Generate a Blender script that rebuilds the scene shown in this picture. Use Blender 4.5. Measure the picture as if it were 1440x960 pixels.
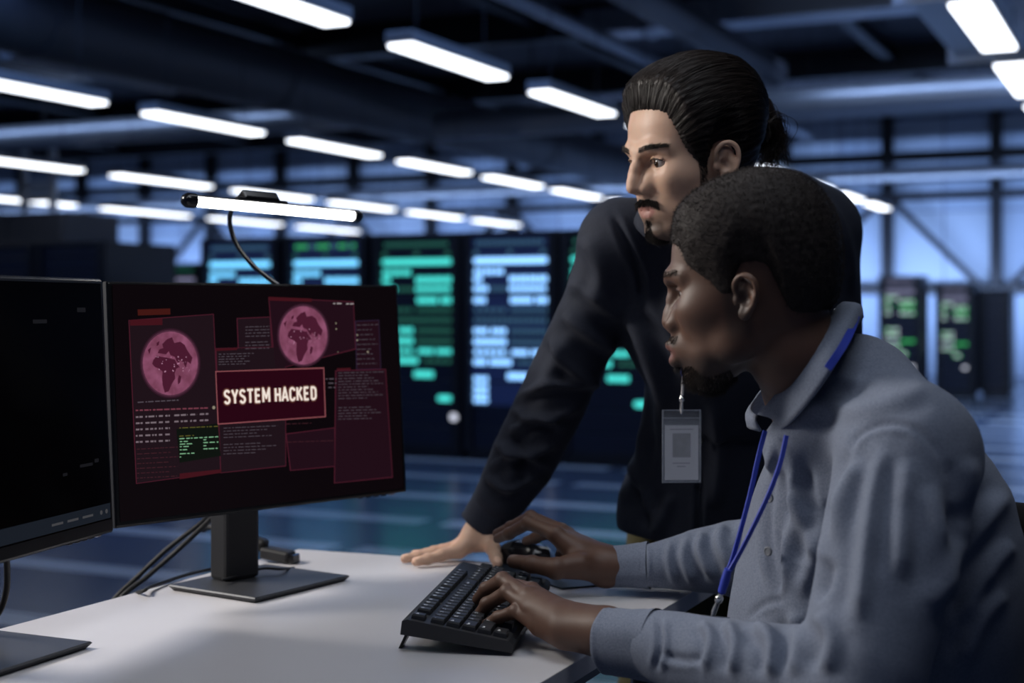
import bpy, bmesh, math, random
import numpy as np
from mathutils import Vector, Matrix, Euler

# ------------------------------------------------------------------ clear
for _o in list(bpy.data.objects):
    bpy.data.objects.remove(_o)
SC = bpy.context.scene
COL = SC.collection

# ------------------------------------------------------------------ camera
FOC = 2000.0          # focal length in pixels of the 1440 px wide frame
HOR = 432.0           # horizon row
CAMZ = 1.17           # camera height
cd = bpy.data.cameras.new('camera')
cam = bpy.data.objects.new('camera', cd)
COL.objects.link(cam)
cd.sensor_width = 36.0
cd.lens = 36.0 * FOC / 1440.0
cd.shift_y = -(480.0 - HOR) / 1440.0
cd.clip_start = 0.05
cd.clip_end = 200
cam.location = (0, 0, CAMZ)
cam.rotation_euler = (math.pi / 2, 0, 0)
cd.dof.use_dof = True
cd.dof.focus_distance = 1.88
cd.dof.aperture_fstop = 3.2
SC.camera = cam

# ------------------------------------------------------------------ world, view
SC.view_settings.view_transform = 'Standard'
SC.view_settings.look = 'None'
SC.view_settings.exposure = 0.0
SC.view_settings.gamma = 1.0
SC.view_settings.use_curve_mapping = False
SC.display_settings.display_device = 'sRGB'
wd = bpy.data.worlds.new('world')
SC.world = wd
wd.use_nodes = True
wd.node_tree.nodes['Background'].inputs[0].default_value = (0.10, 0.17, 0.42, 1)
wd.node_tree.nodes['Background'].inputs[1].default_value = 0.16

# room axes: the hall is turned 25 degrees against the view
YAW = math.radians(-25.0)
VX = Vector((math.cos(YAW), math.sin(YAW), 0))        # along the racks
UX = Vector((-math.sin(YAW), math.cos(YAW), 0))       # towards the back wall
def R(s, t, z=0.0):
    return VX * s + UX * t + Vector((0, 0, z))
def P(px, py, Y):
    """a measured image point at distance Y (metres) as a world point"""
    return Vector(((px - 720.0) / FOC * Y, Y, CAMZ - (py - HOR) / FOC * Y))
def on_plane(px, py, z):
    Y = (CAMZ - z) * FOC / (py - HOR)
    return P(px, py, Y)

CEIL_L = 4.0          # radiance of the ceiling luminaires
LAMP_L = 22.0         # radiance of the desk lamp tube
LIGHT_Z = 2.67        # height of the luminaires

def area_light(name, loc, target, size, size_y, power, color):
    ld = bpy.data.lights.new(name, 'AREA')
    ld.shape = 'RECTANGLE'; ld.size = size; ld.size_y = size_y
    ld.energy = power; ld.color = color
    o = bpy.data.objects.new(name, ld); COL.objects.link(o)
    o.location = loc
    d = Vector(target) - Vector(loc)
    o.rotation_euler = d.to_track_quat('-Z', 'Y').to_euler()
    return o
# unseen blue lights added to brighten the back wall behind the racks
for k in range(6):
    s = -24.0 + 5.0 * k
    area_light('wall_fill', R(s, 23.2, 1.1), R(s, 25.0, 2.5), 4.5, 0.3, 165.0, (0.42, 0.60, 1.0))
# unseen blue lights added to brighten the hall floor
area_light('aisle_fill', R(-6.0, 7.2, 3.6), R(-6.0, 7.4, 0.0), 9.0, 2.0, 110.0, (0.25, 0.45, 1.0))
area_light('aisle_fill', R(2.0, 12.5, 3.6), R(2.0, 12.7, 0.0), 7.0, 3.0, 120.0, (0.30, 0.50, 1.0))

area_light('aisle_fill', R(-1.2, 14.2, 2.95), R(-1.2, 14.6, 0.0), 5.0, 2.0, 190.0, (0.50, 0.68, 1.0))
area_light('duct_fill', R(1.0, 13.9, 4.3), R(1.0, 14.8, 3.35), 9.0, 0.2, 110.0, (0.45, 0.62, 1.0))  # this and the next two: unseen lights added to brighten the ducts
area_light('duct_fill', R(-2.9, 8.0, 2.75), R(-1.4, 8.4, 3.4), 6.0, 0.2, 26.0, (0.50, 0.68, 1.0))
area_light('duct_fill', R(-18.0, 14.6, 4.4), R(-18.0, 15.6, 3.62), 14.0, 0.2, 120.0, (0.45, 0.62, 1.0))
# unseen softbox key at left, plus an overhead fill added for brightness
area_light('key_lamp', (-2.1, 2.2, 2.2), (0.35, 1.95, 1.05), 0.8, 0.6, 58.0, (1.0, 0.95, 0.89))
area_light('overhead_fill', (0.3, 1.2, 2.9), (0.35, 1.8, 0.9), 1.5, 0.6, 13.0, (0.86, 0.92, 1.0))

# ------------------------------------------------------------------ helpers: objects
def tag(o, label=None, cat=None, group=None, kind=None):
    if label: o['label'] = label
    if cat: o['category'] = cat
    if group: o['group'] = group
    if kind: o['kind'] = kind
    return o
def link(name, me, mats=None, parent=None, smooth=False, loc=None, rotz=None):
    o = bpy.data.objects.new(name, me)
    COL.objects.link(o)
    if mats is not None:
        if not isinstance(mats, (list, tuple)): mats = [mats]
        if not me.materials:
            for m in mats: me.materials.append(m)
    if smooth: me.shade_smooth()
    if loc is not None: o.location = loc
    if rotz is not None: o.rotation_euler = (0, 0, rotz)
    if parent is not None: o.parent = parent
    return o
def empty(name, loc=(0, 0, 0), rotz=0.0, rot=None):
    o = bpy.data.objects.new(name, None)
    o.empty_display_size = 0.05
    COL.objects.link(o)
    o.location = loc
    o.rotation_euler = rot if rot is not None else (0, 0, rotz)
    return o
def kids(o):
    return [c for c in bpy.data.objects if c.parent == o]
def copy_tree(o, parent=None, tree=None):
    c = o.copy(); COL.objects.link(c); c.parent = parent
    for ch in kids(o): copy_tree(ch, c)
    return c

class MB:
    """collects shapes for one mesh"""
    def __init__(self): self.v = []; self.f = []; self.m = []; self.s = []
    def add(self, vs, fs, mat=0, smooth=False):
        b = len(self.v)
        self.v += [tuple(v) for v in vs]
        for f in fs:
            self.f.append(tuple(b + i for i in f)); self.m.append(mat); self.s.append(smooth)
        return self
    def box(self, lo, hi, mat=0, mtx=None):
        x0, y0, z0 = lo; x1, y1, z1 = hi
        vs = [(x0,y0,z0),(x1,y0,z0),(x1,y1,z0),(x0,y1,z0),(x0,y0,z1),(x1,y0,z1),(x1,y1,z1),(x0,y1,z1)]
        if mtx is not None: vs = [mtx @ Vector(v) for v in vs]
        return self.add(vs, [(0,3,2,1),(4,5,6,7),(0,1,5,4),(1,2,6,5),(2,3,7,6),(3,0,4,7)], mat)
    def bevbox(self, lo, hi, b, mat=0, mtx=None, seg=2):
        bm = bmesh.new()
        bmesh.ops.create_cube(bm, size=1.0)
        lo = Vector(lo); hi = Vector(hi)
        for v in bm.verts:
            v.co = Vector(((lo[i] + hi[i]) / 2 + v.co[i] * (hi[i] - lo[i]) for i in range(3)))
        bmesh.ops.bevel(bm, geom=list(bm.edges), offset=b, segments=seg, profile=0.5, affect='EDGES')
        bm.verts.index_update()
        vs = [v.co.copy() if mtx is None else mtx @ v.co for v in bm.verts]
        fs = [[v.index for v in f.verts] for f in bm.faces]
        bm.free()
        return self.add(vs, fs, mat)
    def prism(self, poly, z0, z1, mat=0, mtx=None):
        n = len(poly)
        vs = [(p[0], p[1], z0) for p in poly] + [(p[0], p[1], z1) for p in poly]
        if mtx is not None: vs = [mtx @ Vector(v) for v in vs]
        fs = [tuple(range(n - 1, -1, -1)), tuple(range(n, 2 * n))]
        fs += [(i, (i + 1) % n, n + (i + 1) % n, n + i) for i in range(n)]
        return self.add(vs, fs, mat)
    def tube(self, pts, r, n=10, mat=0, cap=True, flat=None):
        pts = [Vector(p) for p in pts]
        rs = r if isinstance(r, (list, tuple)) else [r] * len(pts)
        prev = None; rings = []
        for i, p in enumerate(pts):
            t = (pts[min(i + 1, len(pts) - 1)] - pts[max(i - 1, 0)])
            t = t.normalized() if t.length > 1e-9 else Vector((0, 0, 1))
            if prev is None:
                a = Vector((0, 0, 1)) if abs(t.z) < 0.9 else Vector((1, 0, 0))
                a = (a - t * a.dot(t)).normalized()
            else:
                a = prev - t * prev.dot(t)
                a = a.normalized() if a.length > 1e-6 else t.orthogonal().normalized()
            prev = a; b = t.cross(a)
            fl = 1.0 if flat is None else flat
            rings.append([p + (a * math.cos(2*math.pi*k/n) + b * math.sin(2*math.pi*k/n) * fl) * rs[i] for k in range(n)])
        vs = [v for ring in rings for v in ring]; fs = []
        for i in range(len(pts) - 1):
            for k in range(n):
                k2 = (k + 1) % n
                fs.append((i*n+k, i*n+k2, (i+1)*n+k2, (i+1)*n+k))
        self.add(vs, fs, mat, True)
        if cap:
            self.add(rings[0], [tuple(range(n-1, -1, -1))], mat); self.add(rings[-1], [tuple(range(n))], mat)
        return self
    def ribbon(self, pts, w, side, thick=0.0012, mat=0):
        """flat strap along pts, SIDE: direction across it"""
        pts = [Vector(p) for p in pts]
        vs = []; fs = []
        for i, p in enumerate(pts):
            t = (pts[min(i+1, len(pts)-1)] - pts[max(i-1, 0)]).normalized()
            sd = side[i] if isinstance(side, list) else side
            a = Vector(sd); a = (a - t * a.dot(t)).normalized(); b = t.cross(a)
            vs += [p + a*w/2 + b*thick/2, p - a*w/2 + b*thick/2, p - a*w/2 - b*thick/2, p + a*w/2 - b*thick/2]
        for i in range(len(pts) - 1):
            for k in range(4):
                fs.append((i*4+k, i*4+(k+1)%4, (i+1)*4+(k+1)%4, (i+1)*4+k))
        fs += [(3,2,1,0), tuple(len(vs)-4+k for k in range(4))]
        return self.add(vs, fs, mat)
    def lathe(self, prof, n=24, mat=0, mtx=None):
        vs = []; fs = []
        for (r, z) in prof:
            for k in range(n):
                v = Vector((r*math.cos(2*math.pi*k/n), r*math.sin(2*math.pi*k/n), z))
                vs.append(mtx @ v if mtx is not None else v)
        for i in range(len(prof) - 1):
            for k in range(n):
                fs.append((i*n+k, i*n+(k+1)%n, (i+1)*n+(k+1)%n, (i+1)*n+k))
        self.add(vs, fs, mat, True)
        self.add(vs[:n], [tuple(range(n-1, -1, -1))], mat); self.add(vs[-n:], [tuple(range(n))], mat)
        return self
    def ball(self, c, r, n=12, mat=0, sc=(1,1,1)):
        prof = [(max(1e-4, r*math.sin(math.pi*i/n)), -r*math.cos(math.pi*i/n)) for i in range(n+1)]
        m = Matrix.Translation(Vector(c)) @ Matrix.Diagonal((sc[0], sc[1], sc[2], 1))
        return self.lathe(prof, 2*n, mat, m)
    def mesh(self, name):
        me = bpy.data.meshes.new(name)
        me.from_pydata(self.v, [], self.f)
        me.polygons.foreach_set('material_index', self.m)
        me.polygons.foreach_set('use_smooth', self.s)
        me.update()
        return me
    def build(self, name, mats, parent=None, loc=None, rotz=None):
        return link(name, self.mesh(name), mats, parent, loc=loc, rotz=rotz)
def frame_mtx(o, x, y, z=None):
    """matrix with origin o and axes x, y (unit, orthogonal)"""
    x = Vector(x).normalized(); y = Vector(y); y = (y - x*x.dot(y)).normalized()
    z = x.cross(y) if z is None else Vector(z)
    m = Matrix.Identity(4)
    for i in range(3):
        m[i][0] = x[i]; m[i][1] = y[i]; m[i][2] = z[i]; m[i][3] = o[i]
    return m
def bez(pts, n=12):
    """Catmull-Rom through the points"""
    pts = [Vector(p) for p in pts]
    q = [pts[0]*2 - pts[1]] + pts + [pts[-1]*2 - pts[-2]]
    out = []
    for i in range(1, len(q) - 2):
        for k in range(n):
            t = k / n
            a, b, c, d = q[i-1], q[i], q[i+1], q[i+2]
            out.append(0.5*((2*b) + (c-a)*t + (2*a-5*b+4*c-d)*t*t + (3*b-a-3*c+d)*t**3))
    out.append(pts[-1])
    return out

# ------------------------------------------------------------------ helpers: materials
def mat(name, col, rough=0.5, metal=0.0, spec=0.5, noise=0.0, nscale=30.0, bump=0.0, bscale=200.0, coat=0.0, stretch=None, alpha=1.0):
    m = bpy.data.materials.new(name); m.use_nodes = True
    nt = m.node_tree; b = nt.nodes['Principled BSDF']
    b.inputs['Base Color'].default_value = (*col, 1)
    b.inputs['Roughness'].default_value = rough
    b.inputs['Metallic'].default_value = metal
    b.inputs['Specular IOR Level'].default_value = spec
    b.inputs['Coat Weight'].default_value = coat
    b.inputs['Alpha'].default_value = alpha
    tc = nt.nodes.new('ShaderNodeTexCoord')
    src = tc.outputs['Object']
    if stretch:
        mp = nt.nodes.new('ShaderNodeMapping'); mp.inputs['Scale'].default_value = stretch
        nt.links.new(src, mp.inputs['Vector']); src = mp.outputs['Vector']
    if noise > 0:
        n = nt.nodes.new('ShaderNodeTexNoise'); n.inputs['Scale'].default_value = nscale; n.inputs['Detail'].default_value = 4
        nt.links.new(src, n.inputs['Vector'])
        r = nt.nodes.new('ShaderNodeMix'); r.data_type = 'RGBA'
        r.inputs[6].default_value = tuple(c*(1-noise) for c in col) + (1,)
        r.inputs[7].default_value = tuple(min(1, c*(1+noise)) for c in col) + (1,)
        nt.links.new(n.outputs['Fac'], r.inputs[0]); nt.links.new(r.outputs[2], b.inputs['Base Color'])
    if bump > 0:
        n = nt.nodes.new('ShaderNodeTexNoise'); n.inputs['Scale'].default_value = bscale; n.inputs['Detail'].default_value = 3
        nt.links.new(src, n.inputs['Vector'])
        bp = nt.nodes.new('ShaderNodeBump'); bp.inputs['Strength'].default_value = bump; bp.inputs['Distance'].default_value = 0.002
        nt.links.new(n.outputs['Fac'], bp.inputs['Height']); nt.links.new(bp.outputs['Normal'], b.inputs['Normal'])
    return m
def emit(name, col, strength):
    m = bpy.data.materials.new(name); m.use_nodes = True
    nt = m.node_tree; b = nt.nodes['Principled BSDF']
    b.inputs['Base Color'].default_value = (0.02, 0.02, 0.02, 1)
    b.inputs['Roughness'].default_value = 0.4
    b.inputs['Emission Color'].default_value = (*col, 1)
    b.inputs['Emission Strength'].default_value = strength
    return m
# ------------------------------------------------------------------ materials of the hall
M = {}
M['dark_steel'] = mat('dark_steel', (0.012, 0.014, 0.020), 0.45, 0.3)
M['duct'] = mat('duct_metal', (0.30, 0.33, 0.38), 0.38, 0.7, noise=0.1, nscale=3)
M['duct_dark'] = mat('painted_duct', (0.045, 0.05, 0.065), 0.5, 0.2)
M['ceil'] = mat('ceiling_deck', (0.05, 0.055, 0.075), 0.8, noise=0.3, nscale=2)
M['housing'] = mat('luminaire_housing', (0.25, 0.27, 0.3), 0.5, 0.3)
M['tube_light'] = emit('luminaire_diffuser', (0.86, 0.91, 1.0), CEIL_L)
M['rack'] = mat('rack_cabinet', (0.008, 0.010, 0.016), 0.4, 0.2)
M['face'] = mat('rack_faceplate', (0.010, 0.014, 0.03), 0.35, 0.2)
M['ladder'] = mat('galvanised', (0.45, 0.5, 0.55), 0.45, 0.5)

def wall_material():
    m = mat('wall_panel', (0.33, 0.40, 0.52), 0.55)
    nt = m.node_tree; b = nt.nodes['Principled BSDF']
    tc = nt.nodes.new('ShaderNodeTexCoord')
    br = nt.nodes.new('ShaderNodeTexBrick')
    br.offset = 0.0
    br.inputs['Color1'].default_value = (0.34, 0.41, 0.52, 1); br.inputs['Color2'].default_value = (0.28, 0.36, 0.50, 1)
    br.inputs['Mortar'].default_value = (0.10, 0.12, 0.18, 1)
    br.inputs['Scale'].default_value = 1.0; br.inputs['Mortar Size'].default_value = 0.012
    br.inputs['Brick Width'].default_value = 0.89; br.inputs['Row Height'].default_value = 1.4
    mp = nt.nodes.new('ShaderNodeMapping'); mp.inputs['Rotation'].default_value = (math.pi/2, 0, 0)
    nt.links.new(tc.outputs['Object'], mp.inputs['Vector']); nt.links.new(mp.outputs['Vector'], br.inputs['Vector'])
    nt.links.new(br.outputs['Color'], b.inputs['Base Color'])
    return m
def floor_material():
    m = mat('raised_floor', (0.05, 0.07, 0.12), 0.24)
    nt = m.node_tree; b = nt.nodes['Principled BSDF']
    tc = nt.nodes.new('ShaderNodeTexCoord')
    sx = nt.nodes.new('ShaderNodeSeparateXYZ'); nt.links.new(tc.outputs['Object'], sx.inputs[0])
    def node(op, a, bb=None):
        n = nt.nodes.new('ShaderNodeMath'); n.operation = op
        for i, x in enumerate((a, bb)):
            if x is None: continue
            if isinstance(x, (int, float)): n.inputs[i].default_value = x
            else: nt.links.new(x, n.inputs[i])
        return n.outputs[0]
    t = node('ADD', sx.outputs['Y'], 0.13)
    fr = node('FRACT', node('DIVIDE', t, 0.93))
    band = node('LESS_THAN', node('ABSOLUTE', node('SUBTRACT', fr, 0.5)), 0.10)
    # pale bands along the tile rows, broken by dark gaps
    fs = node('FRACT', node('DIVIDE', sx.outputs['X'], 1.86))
    part = node('GREATER_THAN', fs, 0.07)
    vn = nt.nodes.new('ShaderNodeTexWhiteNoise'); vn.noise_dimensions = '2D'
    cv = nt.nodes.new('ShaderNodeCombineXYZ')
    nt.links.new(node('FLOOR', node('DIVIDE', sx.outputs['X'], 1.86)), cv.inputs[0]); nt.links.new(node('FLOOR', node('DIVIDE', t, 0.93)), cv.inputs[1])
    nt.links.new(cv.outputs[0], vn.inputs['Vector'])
    fac = node('MULTIPLY', node('MULTIPLY', band, part), node('ADD', node('MULTIPLY', vn.outputs['Value'], 0.75), 0.25))
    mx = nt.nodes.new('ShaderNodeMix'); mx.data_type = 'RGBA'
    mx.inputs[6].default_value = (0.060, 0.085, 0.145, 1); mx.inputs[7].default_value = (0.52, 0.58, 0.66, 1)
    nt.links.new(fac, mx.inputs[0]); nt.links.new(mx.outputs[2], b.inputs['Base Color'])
    return m
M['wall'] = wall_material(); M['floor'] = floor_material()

def structure(name, mb, m, **k):
    o = mb.build(name, m, rotz=YAW, **k); o['kind'] = 'structure'; return o
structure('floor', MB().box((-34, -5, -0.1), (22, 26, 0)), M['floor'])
structure('ceiling', MB().box((-34, -5, 4.75), (22, 26, 4.9)), M['ceil'])
structure('wall_back', MB().box((-34, 25.0, 0), (22, 25.25, 4.75)), M['wall'])
# steel frame in front of the back wall
COLS = [-25.84 + 1.78 * k for k in range(0, 18)]
n_trim = 0
for k, s in enumerate(COLS):
    w = 0.09
    c = MB().box((s - w, 24.78, 0), (s + w, 24.82, 4.75)).box((s - w, 24.94, 0), (s + w, 24.98, 4.75)).box((s - 0.03, 24.82, 0), (s + 0.03, 24.94, 4.75))
    n_trim += 1
    structure('trim_%d' % n_trim, c, M['dark_steel'])
for (z, h) in ((3.72, 0.09), (3.05, 0.07), (1.45, 0.07)):
    b = MB().box((-34, 24.66, z - h), (22, 24.70, z + h)).box((-34, 24.70, z - 0.02), (22, 24.78, z + 0.02))
    n_trim += 1
    structure('trim_%d' % n_trim, b, M['dark_steel'])
for k, s in enumerate(COLS):
    if k % 2: continue
    br = MB()
    for sg in (-1, 1):
        a = Vector((s + sg * 0.12, 24.72, 2.98)); e = Vector((s + sg * 1.62, 24.72, 1.45))
        d = (e - a).normalized(); n = Vector((0, 1, 0)); q = d.cross(n)
        m_ = frame_mtx(a, d, n)
        br.box((0, -0.03, -0.055), ((e - a).length, 0.03, 0.055), 0, m_)
    br.box((s - 0.25, 24.70, 2.9), (s + 0.25, 24.74, 3.12))
    n_trim += 1
    structure('trim_%d' % n_trim, br, M['dark_steel'])
# ceiling beams across the hall
for k in range(6):
    t = 3.0 + 4.2 * k
    b = MB().box((-34, t - 0.12, 4.35), (22, t + 0.12, 4.38)).box((-34, t - 0.12, 4.72), (22, t + 0.12, 4.75)).box((-34, t - 0.02, 4.38), (22, t + 0.02, 4.72))
    n_trim += 1
    structure('trim_%d' % n_trim, b, M['dark_steel'])
for k in range(9):
    s = -20.5 + 3.4 * k
    b = MB().box((s - 0.08, -4, 4.50), (s + 0.08, 25, 4.53)).box((s - 0.02, -4, 4.53), (s + 0.02, 25, 4.72))
    n_trim += 1
    structure('trim_%d' % n_trim, b, M['dark_steel'])

# ------------------------------------------------------------------ ducts and pipes
def duct(name, label, p0, p1, r, m, rings=0, hang=4.7, n=20):
    root = empty(name, (0, 0, 0)); tag(root, label, 'duct' if 'duct' in name else 'pipe')
    p0 = Vector(p0); p1 = Vector(p1); d = (p1 - p0)
    b = MB().tube([p0, p1], r, n)
    b.build('pipe_body', m, root)
    if rings:
        L = d.length; cnt = int(L / rings); u = d.normalized()
        for k in range(cnt + 1):
            c = p0 + d * (k / max(cnt, 1))
            MB().tube([c - u*0.02, c + u*0.02], r * 1.05, n).build('joint_ring', m, root)
        for k in range(1, cnt + 1, 2):
            c = p0 + d * ((k - 0.5) / max(cnt, 1))
            MB().tube([c + Vector((0, 0, r)), (c.x, c.y, hang)], 0.008, 6).build('hanger_rod', M['dark_steel'], root)
    return root
duct('air_duct', 'bright round metal duct crossing below the ceiling behind the ponytailed man', R(-7.85, 14.8, 3.3), R(9, 14.8, 3.3), 0.17, M['duct'], 2.2)
duct('air_duct', 'dim round metal duct crossing above the lamp rows at far left', R(-30, 15.6, 3.62), R(-8.75, 15.6, 3.62), 0.17, M['duct'], 2.2)
duct('air_duct', 'thick dark round duct running away between the two longest lamp rows', R(-8.3, 2.0, 3.5), R(-8.3, 22.0, 3.5), 0.33, M['duct_dark'], 3.0)
duct('air_duct', 'slim dark duct running away overhead towards the ponytail', R(-3.7, 3.0, 3.55), R(-3.7, 14.2, 3.55), 0.14, M['duct_dark'], 2.5)
duct('water_pipe', 'thin grey pipe running away overhead above the dark-shirted man', R(-4.7, 3.0, 3.6), R(-4.7, 20.0, 3.6), 0.07, M['duct'], 3.0)
duct('water_pipe', 'pale pipe along the back wall between two dark rails', R(-33, 24.4, 3.40), R(20, 24.4, 3.40), 0.12, M['duct'], 4.0)
duct('water_pipe', 'short pale tube high at far left above the long lamp row', R(-9.15, 9.3, 3.4), R(-9.15, 11.5, 3.4), 0.09, M['duct'], 1.0)  # tube put in for a pale streak, not a known pipe
bd = empty('box_duct', (0, 0, 0), YAW); tag(bd, 'large rectangular sheet metal duct at upper right beside the nearest ceiling lamps', 'duct')
MB().bevbox((-1.50, 3.4, 3.05), (-0.40, 11.3, 3.6), 0.015).build('duct_body', M['duct'], bd)
for k in range(4):
    t = 4.2 + 2.3 * k
    MB().box((-1.55, t - 0.02, 3.0), (-0.35, t + 0.02, 3.04)).box((-1.55, t - 0.02, 3.61), (-0.35, t + 0.02, 3.65)).box((-1.55, t - 0.02, 3.04), (-1.51, t + 0.02, 3.61)).box((-0.39, t - 0.02, 3.04), (-0.35, t + 0.02, 3.61)).build('flange', M['duct'], bd)
for k in range(2):
    for s in (-1.45, -0.45): MB().tube([(s, 5.1 + 3.6*k, 3.6), (s, 5.1 + 3.6*k, 4.75)], 0.01, 6).build('hanger_rod', M['dark_steel'], bd)
cr = empty('cross_duct', (0, 0, 0), YAW); tag(cr, 'wide flat dark duct crossing under the ceiling at upper left', 'duct')
MB().bevbox((-24, 9.65, 3.75), (-9.6, 10.5, 4.15), 0.02).build('duct_body', M['duct_dark'], cr)
for k in range(7): MB().box((-23 + 2*k, 9.61, 3.71), (-22.95 + 2*k, 10.54, 4.19)).build('flange', M['duct_dark'], cr)
cr = empty('cross_duct', (0, 0, 0), YAW); tag(cr, 'flat pale duct with a bright underside near the top right', 'duct')
MB().bevbox((-5.5, 13.42, 3.95), (6.5, 13.88, 4.2), 0.02).build('duct_body', M['duct'], cr)
for x in (-4.9, -1.9, 1.1, 4.1): MB().box((x, 13.39, 3.93), (x + 0.06, 13.91, 4.22)).build('flange', M['duct'], cr)
# hanging cable ladder at far left
cl = empty('cable_ladder', R(-12.3, 13.0, 0), YAW); tag(cl, 'pale vertical cable ladder hanging above the tall dark cabinet at far left', 'ladder')
for x in (-0.22, 0.22): MB().box((x - 0.04, -0.03, 2.32), (x + 0.045, 0.03, 3.05)).build('rail', M['ladder'], cl)
for z in (2.48, 2.62): MB().box((-0.19, -0.02, z - 0.05), (0.19, 0.02, z + 0.05)).build('rung', M['ladder'], cl)

# ------------------------------------------------------------------ ceiling luminaires
def make_light(length, width):
    root = empty('ceiling_light', (0, 0, 0), YAW)
    w = width / 2; L = length / 2
    MB().bevbox((-w - 0.012, -L - 0.012, 0.0), (w + 0.012, L + 0.012, 0.07), 0.008).build('housing', M['housing'], root)
    MB().bevbox((-w, -L, -0.022), (w, L, 0.004), 0.008).build('diffuser', M['tube_light'], root)
    for y in (-L * 0.7, L * 0.7):
        MB().tube([(0, y, 0.06), (0, y, 4.75 - LIGHT_Z)], 0.004, 5).build('suspension_cable', M['dark_steel'], root)
    return root
ORD = ['first', 'second', 'third', 'fourth', 'fifth', 'sixth', 'seventh', 'eighth', 'ninth', 'tenth', 'eleventh', 'twelfth', 'thirteenth']
def light_row(s, t0, n, pitch, length, width, rowname, grp, z=LIGHT_Z, v0=0, over={}):
    proto = make_light(length, width); first = True; c = 0
    for k in range(n):
        o = proto if first else copy_tree(proto)
        first = False
        o.location = R(s, t0 + pitch * k + length / 2, z)
        if k < v0: lab = 'ceiling lamp nearer than the visible ones of %s' % rowname
        elif k in over: lab = over[k]
        else:
            lab = '%s visible ceiling lamp from the front in %s' % (ORD[c], rowname); c += 1
        tag(o, lab, 'ceiling lamp', grp)
light_row(-0.92, -0.53, 10, 1.95, 1.36, 0.19, 'the row at the upper right corner', 'lamps of the row at the upper right', v0=4, over={k: 'ceiling lamp beyond the right edge in the row at the upper right corner' for k in range(6, 10)})
light_row(-3.99, -0.75 + 1.95, 11, 1.95, 1.28, 0.16, 'the row behind the standing man', 'lamps of the row behind the standing man', v0=2, over={**{k: 'ceiling lamp hidden behind the heads of the two men' for k in range(5, 9)}, 9: 'nearer distant ceiling lamp showing just right of the seated head', 10: 'farther distant ceiling lamp showing just right of the seated head', 11: 'ceiling lamp farthest away just right of the seated head'})
light_row(-7.14, 2.78, 11, 1.98, 1.42, 0.16, 'the row left of the dark duct', 'lamps of the long row at left', v0=2, over={k: 'ceiling lamp hidden behind the shoulder of the standing man' for k in range(8, 11)})
light_row(-10.86, 3.55, 9, 2.28, 1.70, 0.17, 'the second row left of the duct', 'lamps of the third row', v0=3)
light_row(-14.66, 8.9, 6, 2.65, 2.0, 0.18, 'the lowest row at far left', 'lamps of the far row at left', v0=3)

# ------------------------------------------------------------------ server racks
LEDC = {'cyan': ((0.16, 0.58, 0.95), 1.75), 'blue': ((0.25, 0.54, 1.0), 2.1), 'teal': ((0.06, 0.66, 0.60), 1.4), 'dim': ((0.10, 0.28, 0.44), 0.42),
        'green': ((0.06, 0.70, 0.16), 0.75), 'white': ((0.80, 0.84, 1.0), 0.95), 'lilac': ((0.50, 0.50, 0.80), 0.45), 'dimgreen': ((0.05, 0.32, 0.22), 0.36), 'face_glow': ((0.06, 0.17, 1.0), 0.045)}  # last entry: glow painted onto the faceplates, not an indicator
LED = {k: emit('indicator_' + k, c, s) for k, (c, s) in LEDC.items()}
# pattern: (unit, x0, x1, y, h, kind)  x as share of the panel's width, y in rack-height share from the top
def pill_row(n, x0, x1, gap=0.35):
    w = (x1 - x0) / n
    return [(x0 + w*(i + gap/2), x0 + w*(i + 1 - gap/2)) for i in range(n)]
PATTERN = []
def pat(f, spans, h, key):
    if key in ('hot', 'mid', 'low'):      # lamps sit in rows of short cells
        cells = []
        for (a, b) in spans:
            k = max(1, round((b - a)/0.062)); cells += [(a + (b-a)*(i + .06)/k, a + (b-a)*(i + .94)/k) for i in range(k)]
        spans = cells
    PATTERN.append((f, spans, h, key))
pat(0.050, pill_row(14, 0.02, 0.95), 0.020, 'top')
pat(0.092, [(0.0, 0.07), (0.46, 0.53), (0.90, 0.97)], 0.018, 'ring')
pat(0.128, [(0.0, 1.0)], 0.026, 'bar')
pat(0.175, pill_row(3, 0.0, 0.42, 0.1), 0.026, 'hot')
pat(0.209, pill_row(4, 0.48, 1.0, 0.08), 0.030, 'hot')
pat(0.209, [(0.0, 0.12)], 0.026, 'hot')
pat(0.250, [(0.0, 0.20)], 0.026, 'hot'); pat(0.250, pill_row(4, 0.23, 0.46), 0.020, 'ring'); pat(0.250, [(0.48, 0.98)], 0.024, 'mid')
pat(0.300, [(0.0, 0.17)], 0.026, 'hot'); pat(0.300, [(0.50, 0.80), (0.84, 1.0)], 0.028, 'hot')
pat(0.343, pill_row(5, 0.0, 0.45), 0.020, 'ring'); pat(0.343, pill_row(8, 0.50, 1.0), 0.02, 'dim')
pat(0.388, pill_row(14, 0.0, 1.0), 0.022, 'dim')
pat(0.435, [(0.0, 0.20), (0.24, 0.45)], 0.026, 'hot'); pat(0.435, pill_row(8, 0.50, 1.0), 0.022, 'dim')
pat(0.482, [(0.0, 0.45)], 0.028, 'hot'); pat(0.482, pill_row(8, 0.50, 1.0), 0.022, 'dim')
pat(0.527, pill_row(5, 0.0, 0.45, 0.2), 0.022, 'ring2'); pat(0.527, [(0.52, 0.74), (0.78, 1.0)], 0.024, 'mid')
pat(0.570, [(0.0, 0.18), (0.22, 0.52)], 0.028, 'hot'); pat(0.570, pill_row(4, 0.6, 1.0), 0.02, 'ring')
pat(0.630, [(0.46, 0.74)], 0.030, 'hot')
pat(0.645, [(0.0, 0.20)], 0.024, 'low'); pat(0.680, [(0.0, 0.20)], 0.024, 'low'); pat(0.710, [(0.0, 0.20)], 0.022, 'low'); pat(0.738, [(0.0, 0.20)], 0.024, 'low')
pat(0.735, [(0.80, 1.0)], 0.026, 'one')
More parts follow.
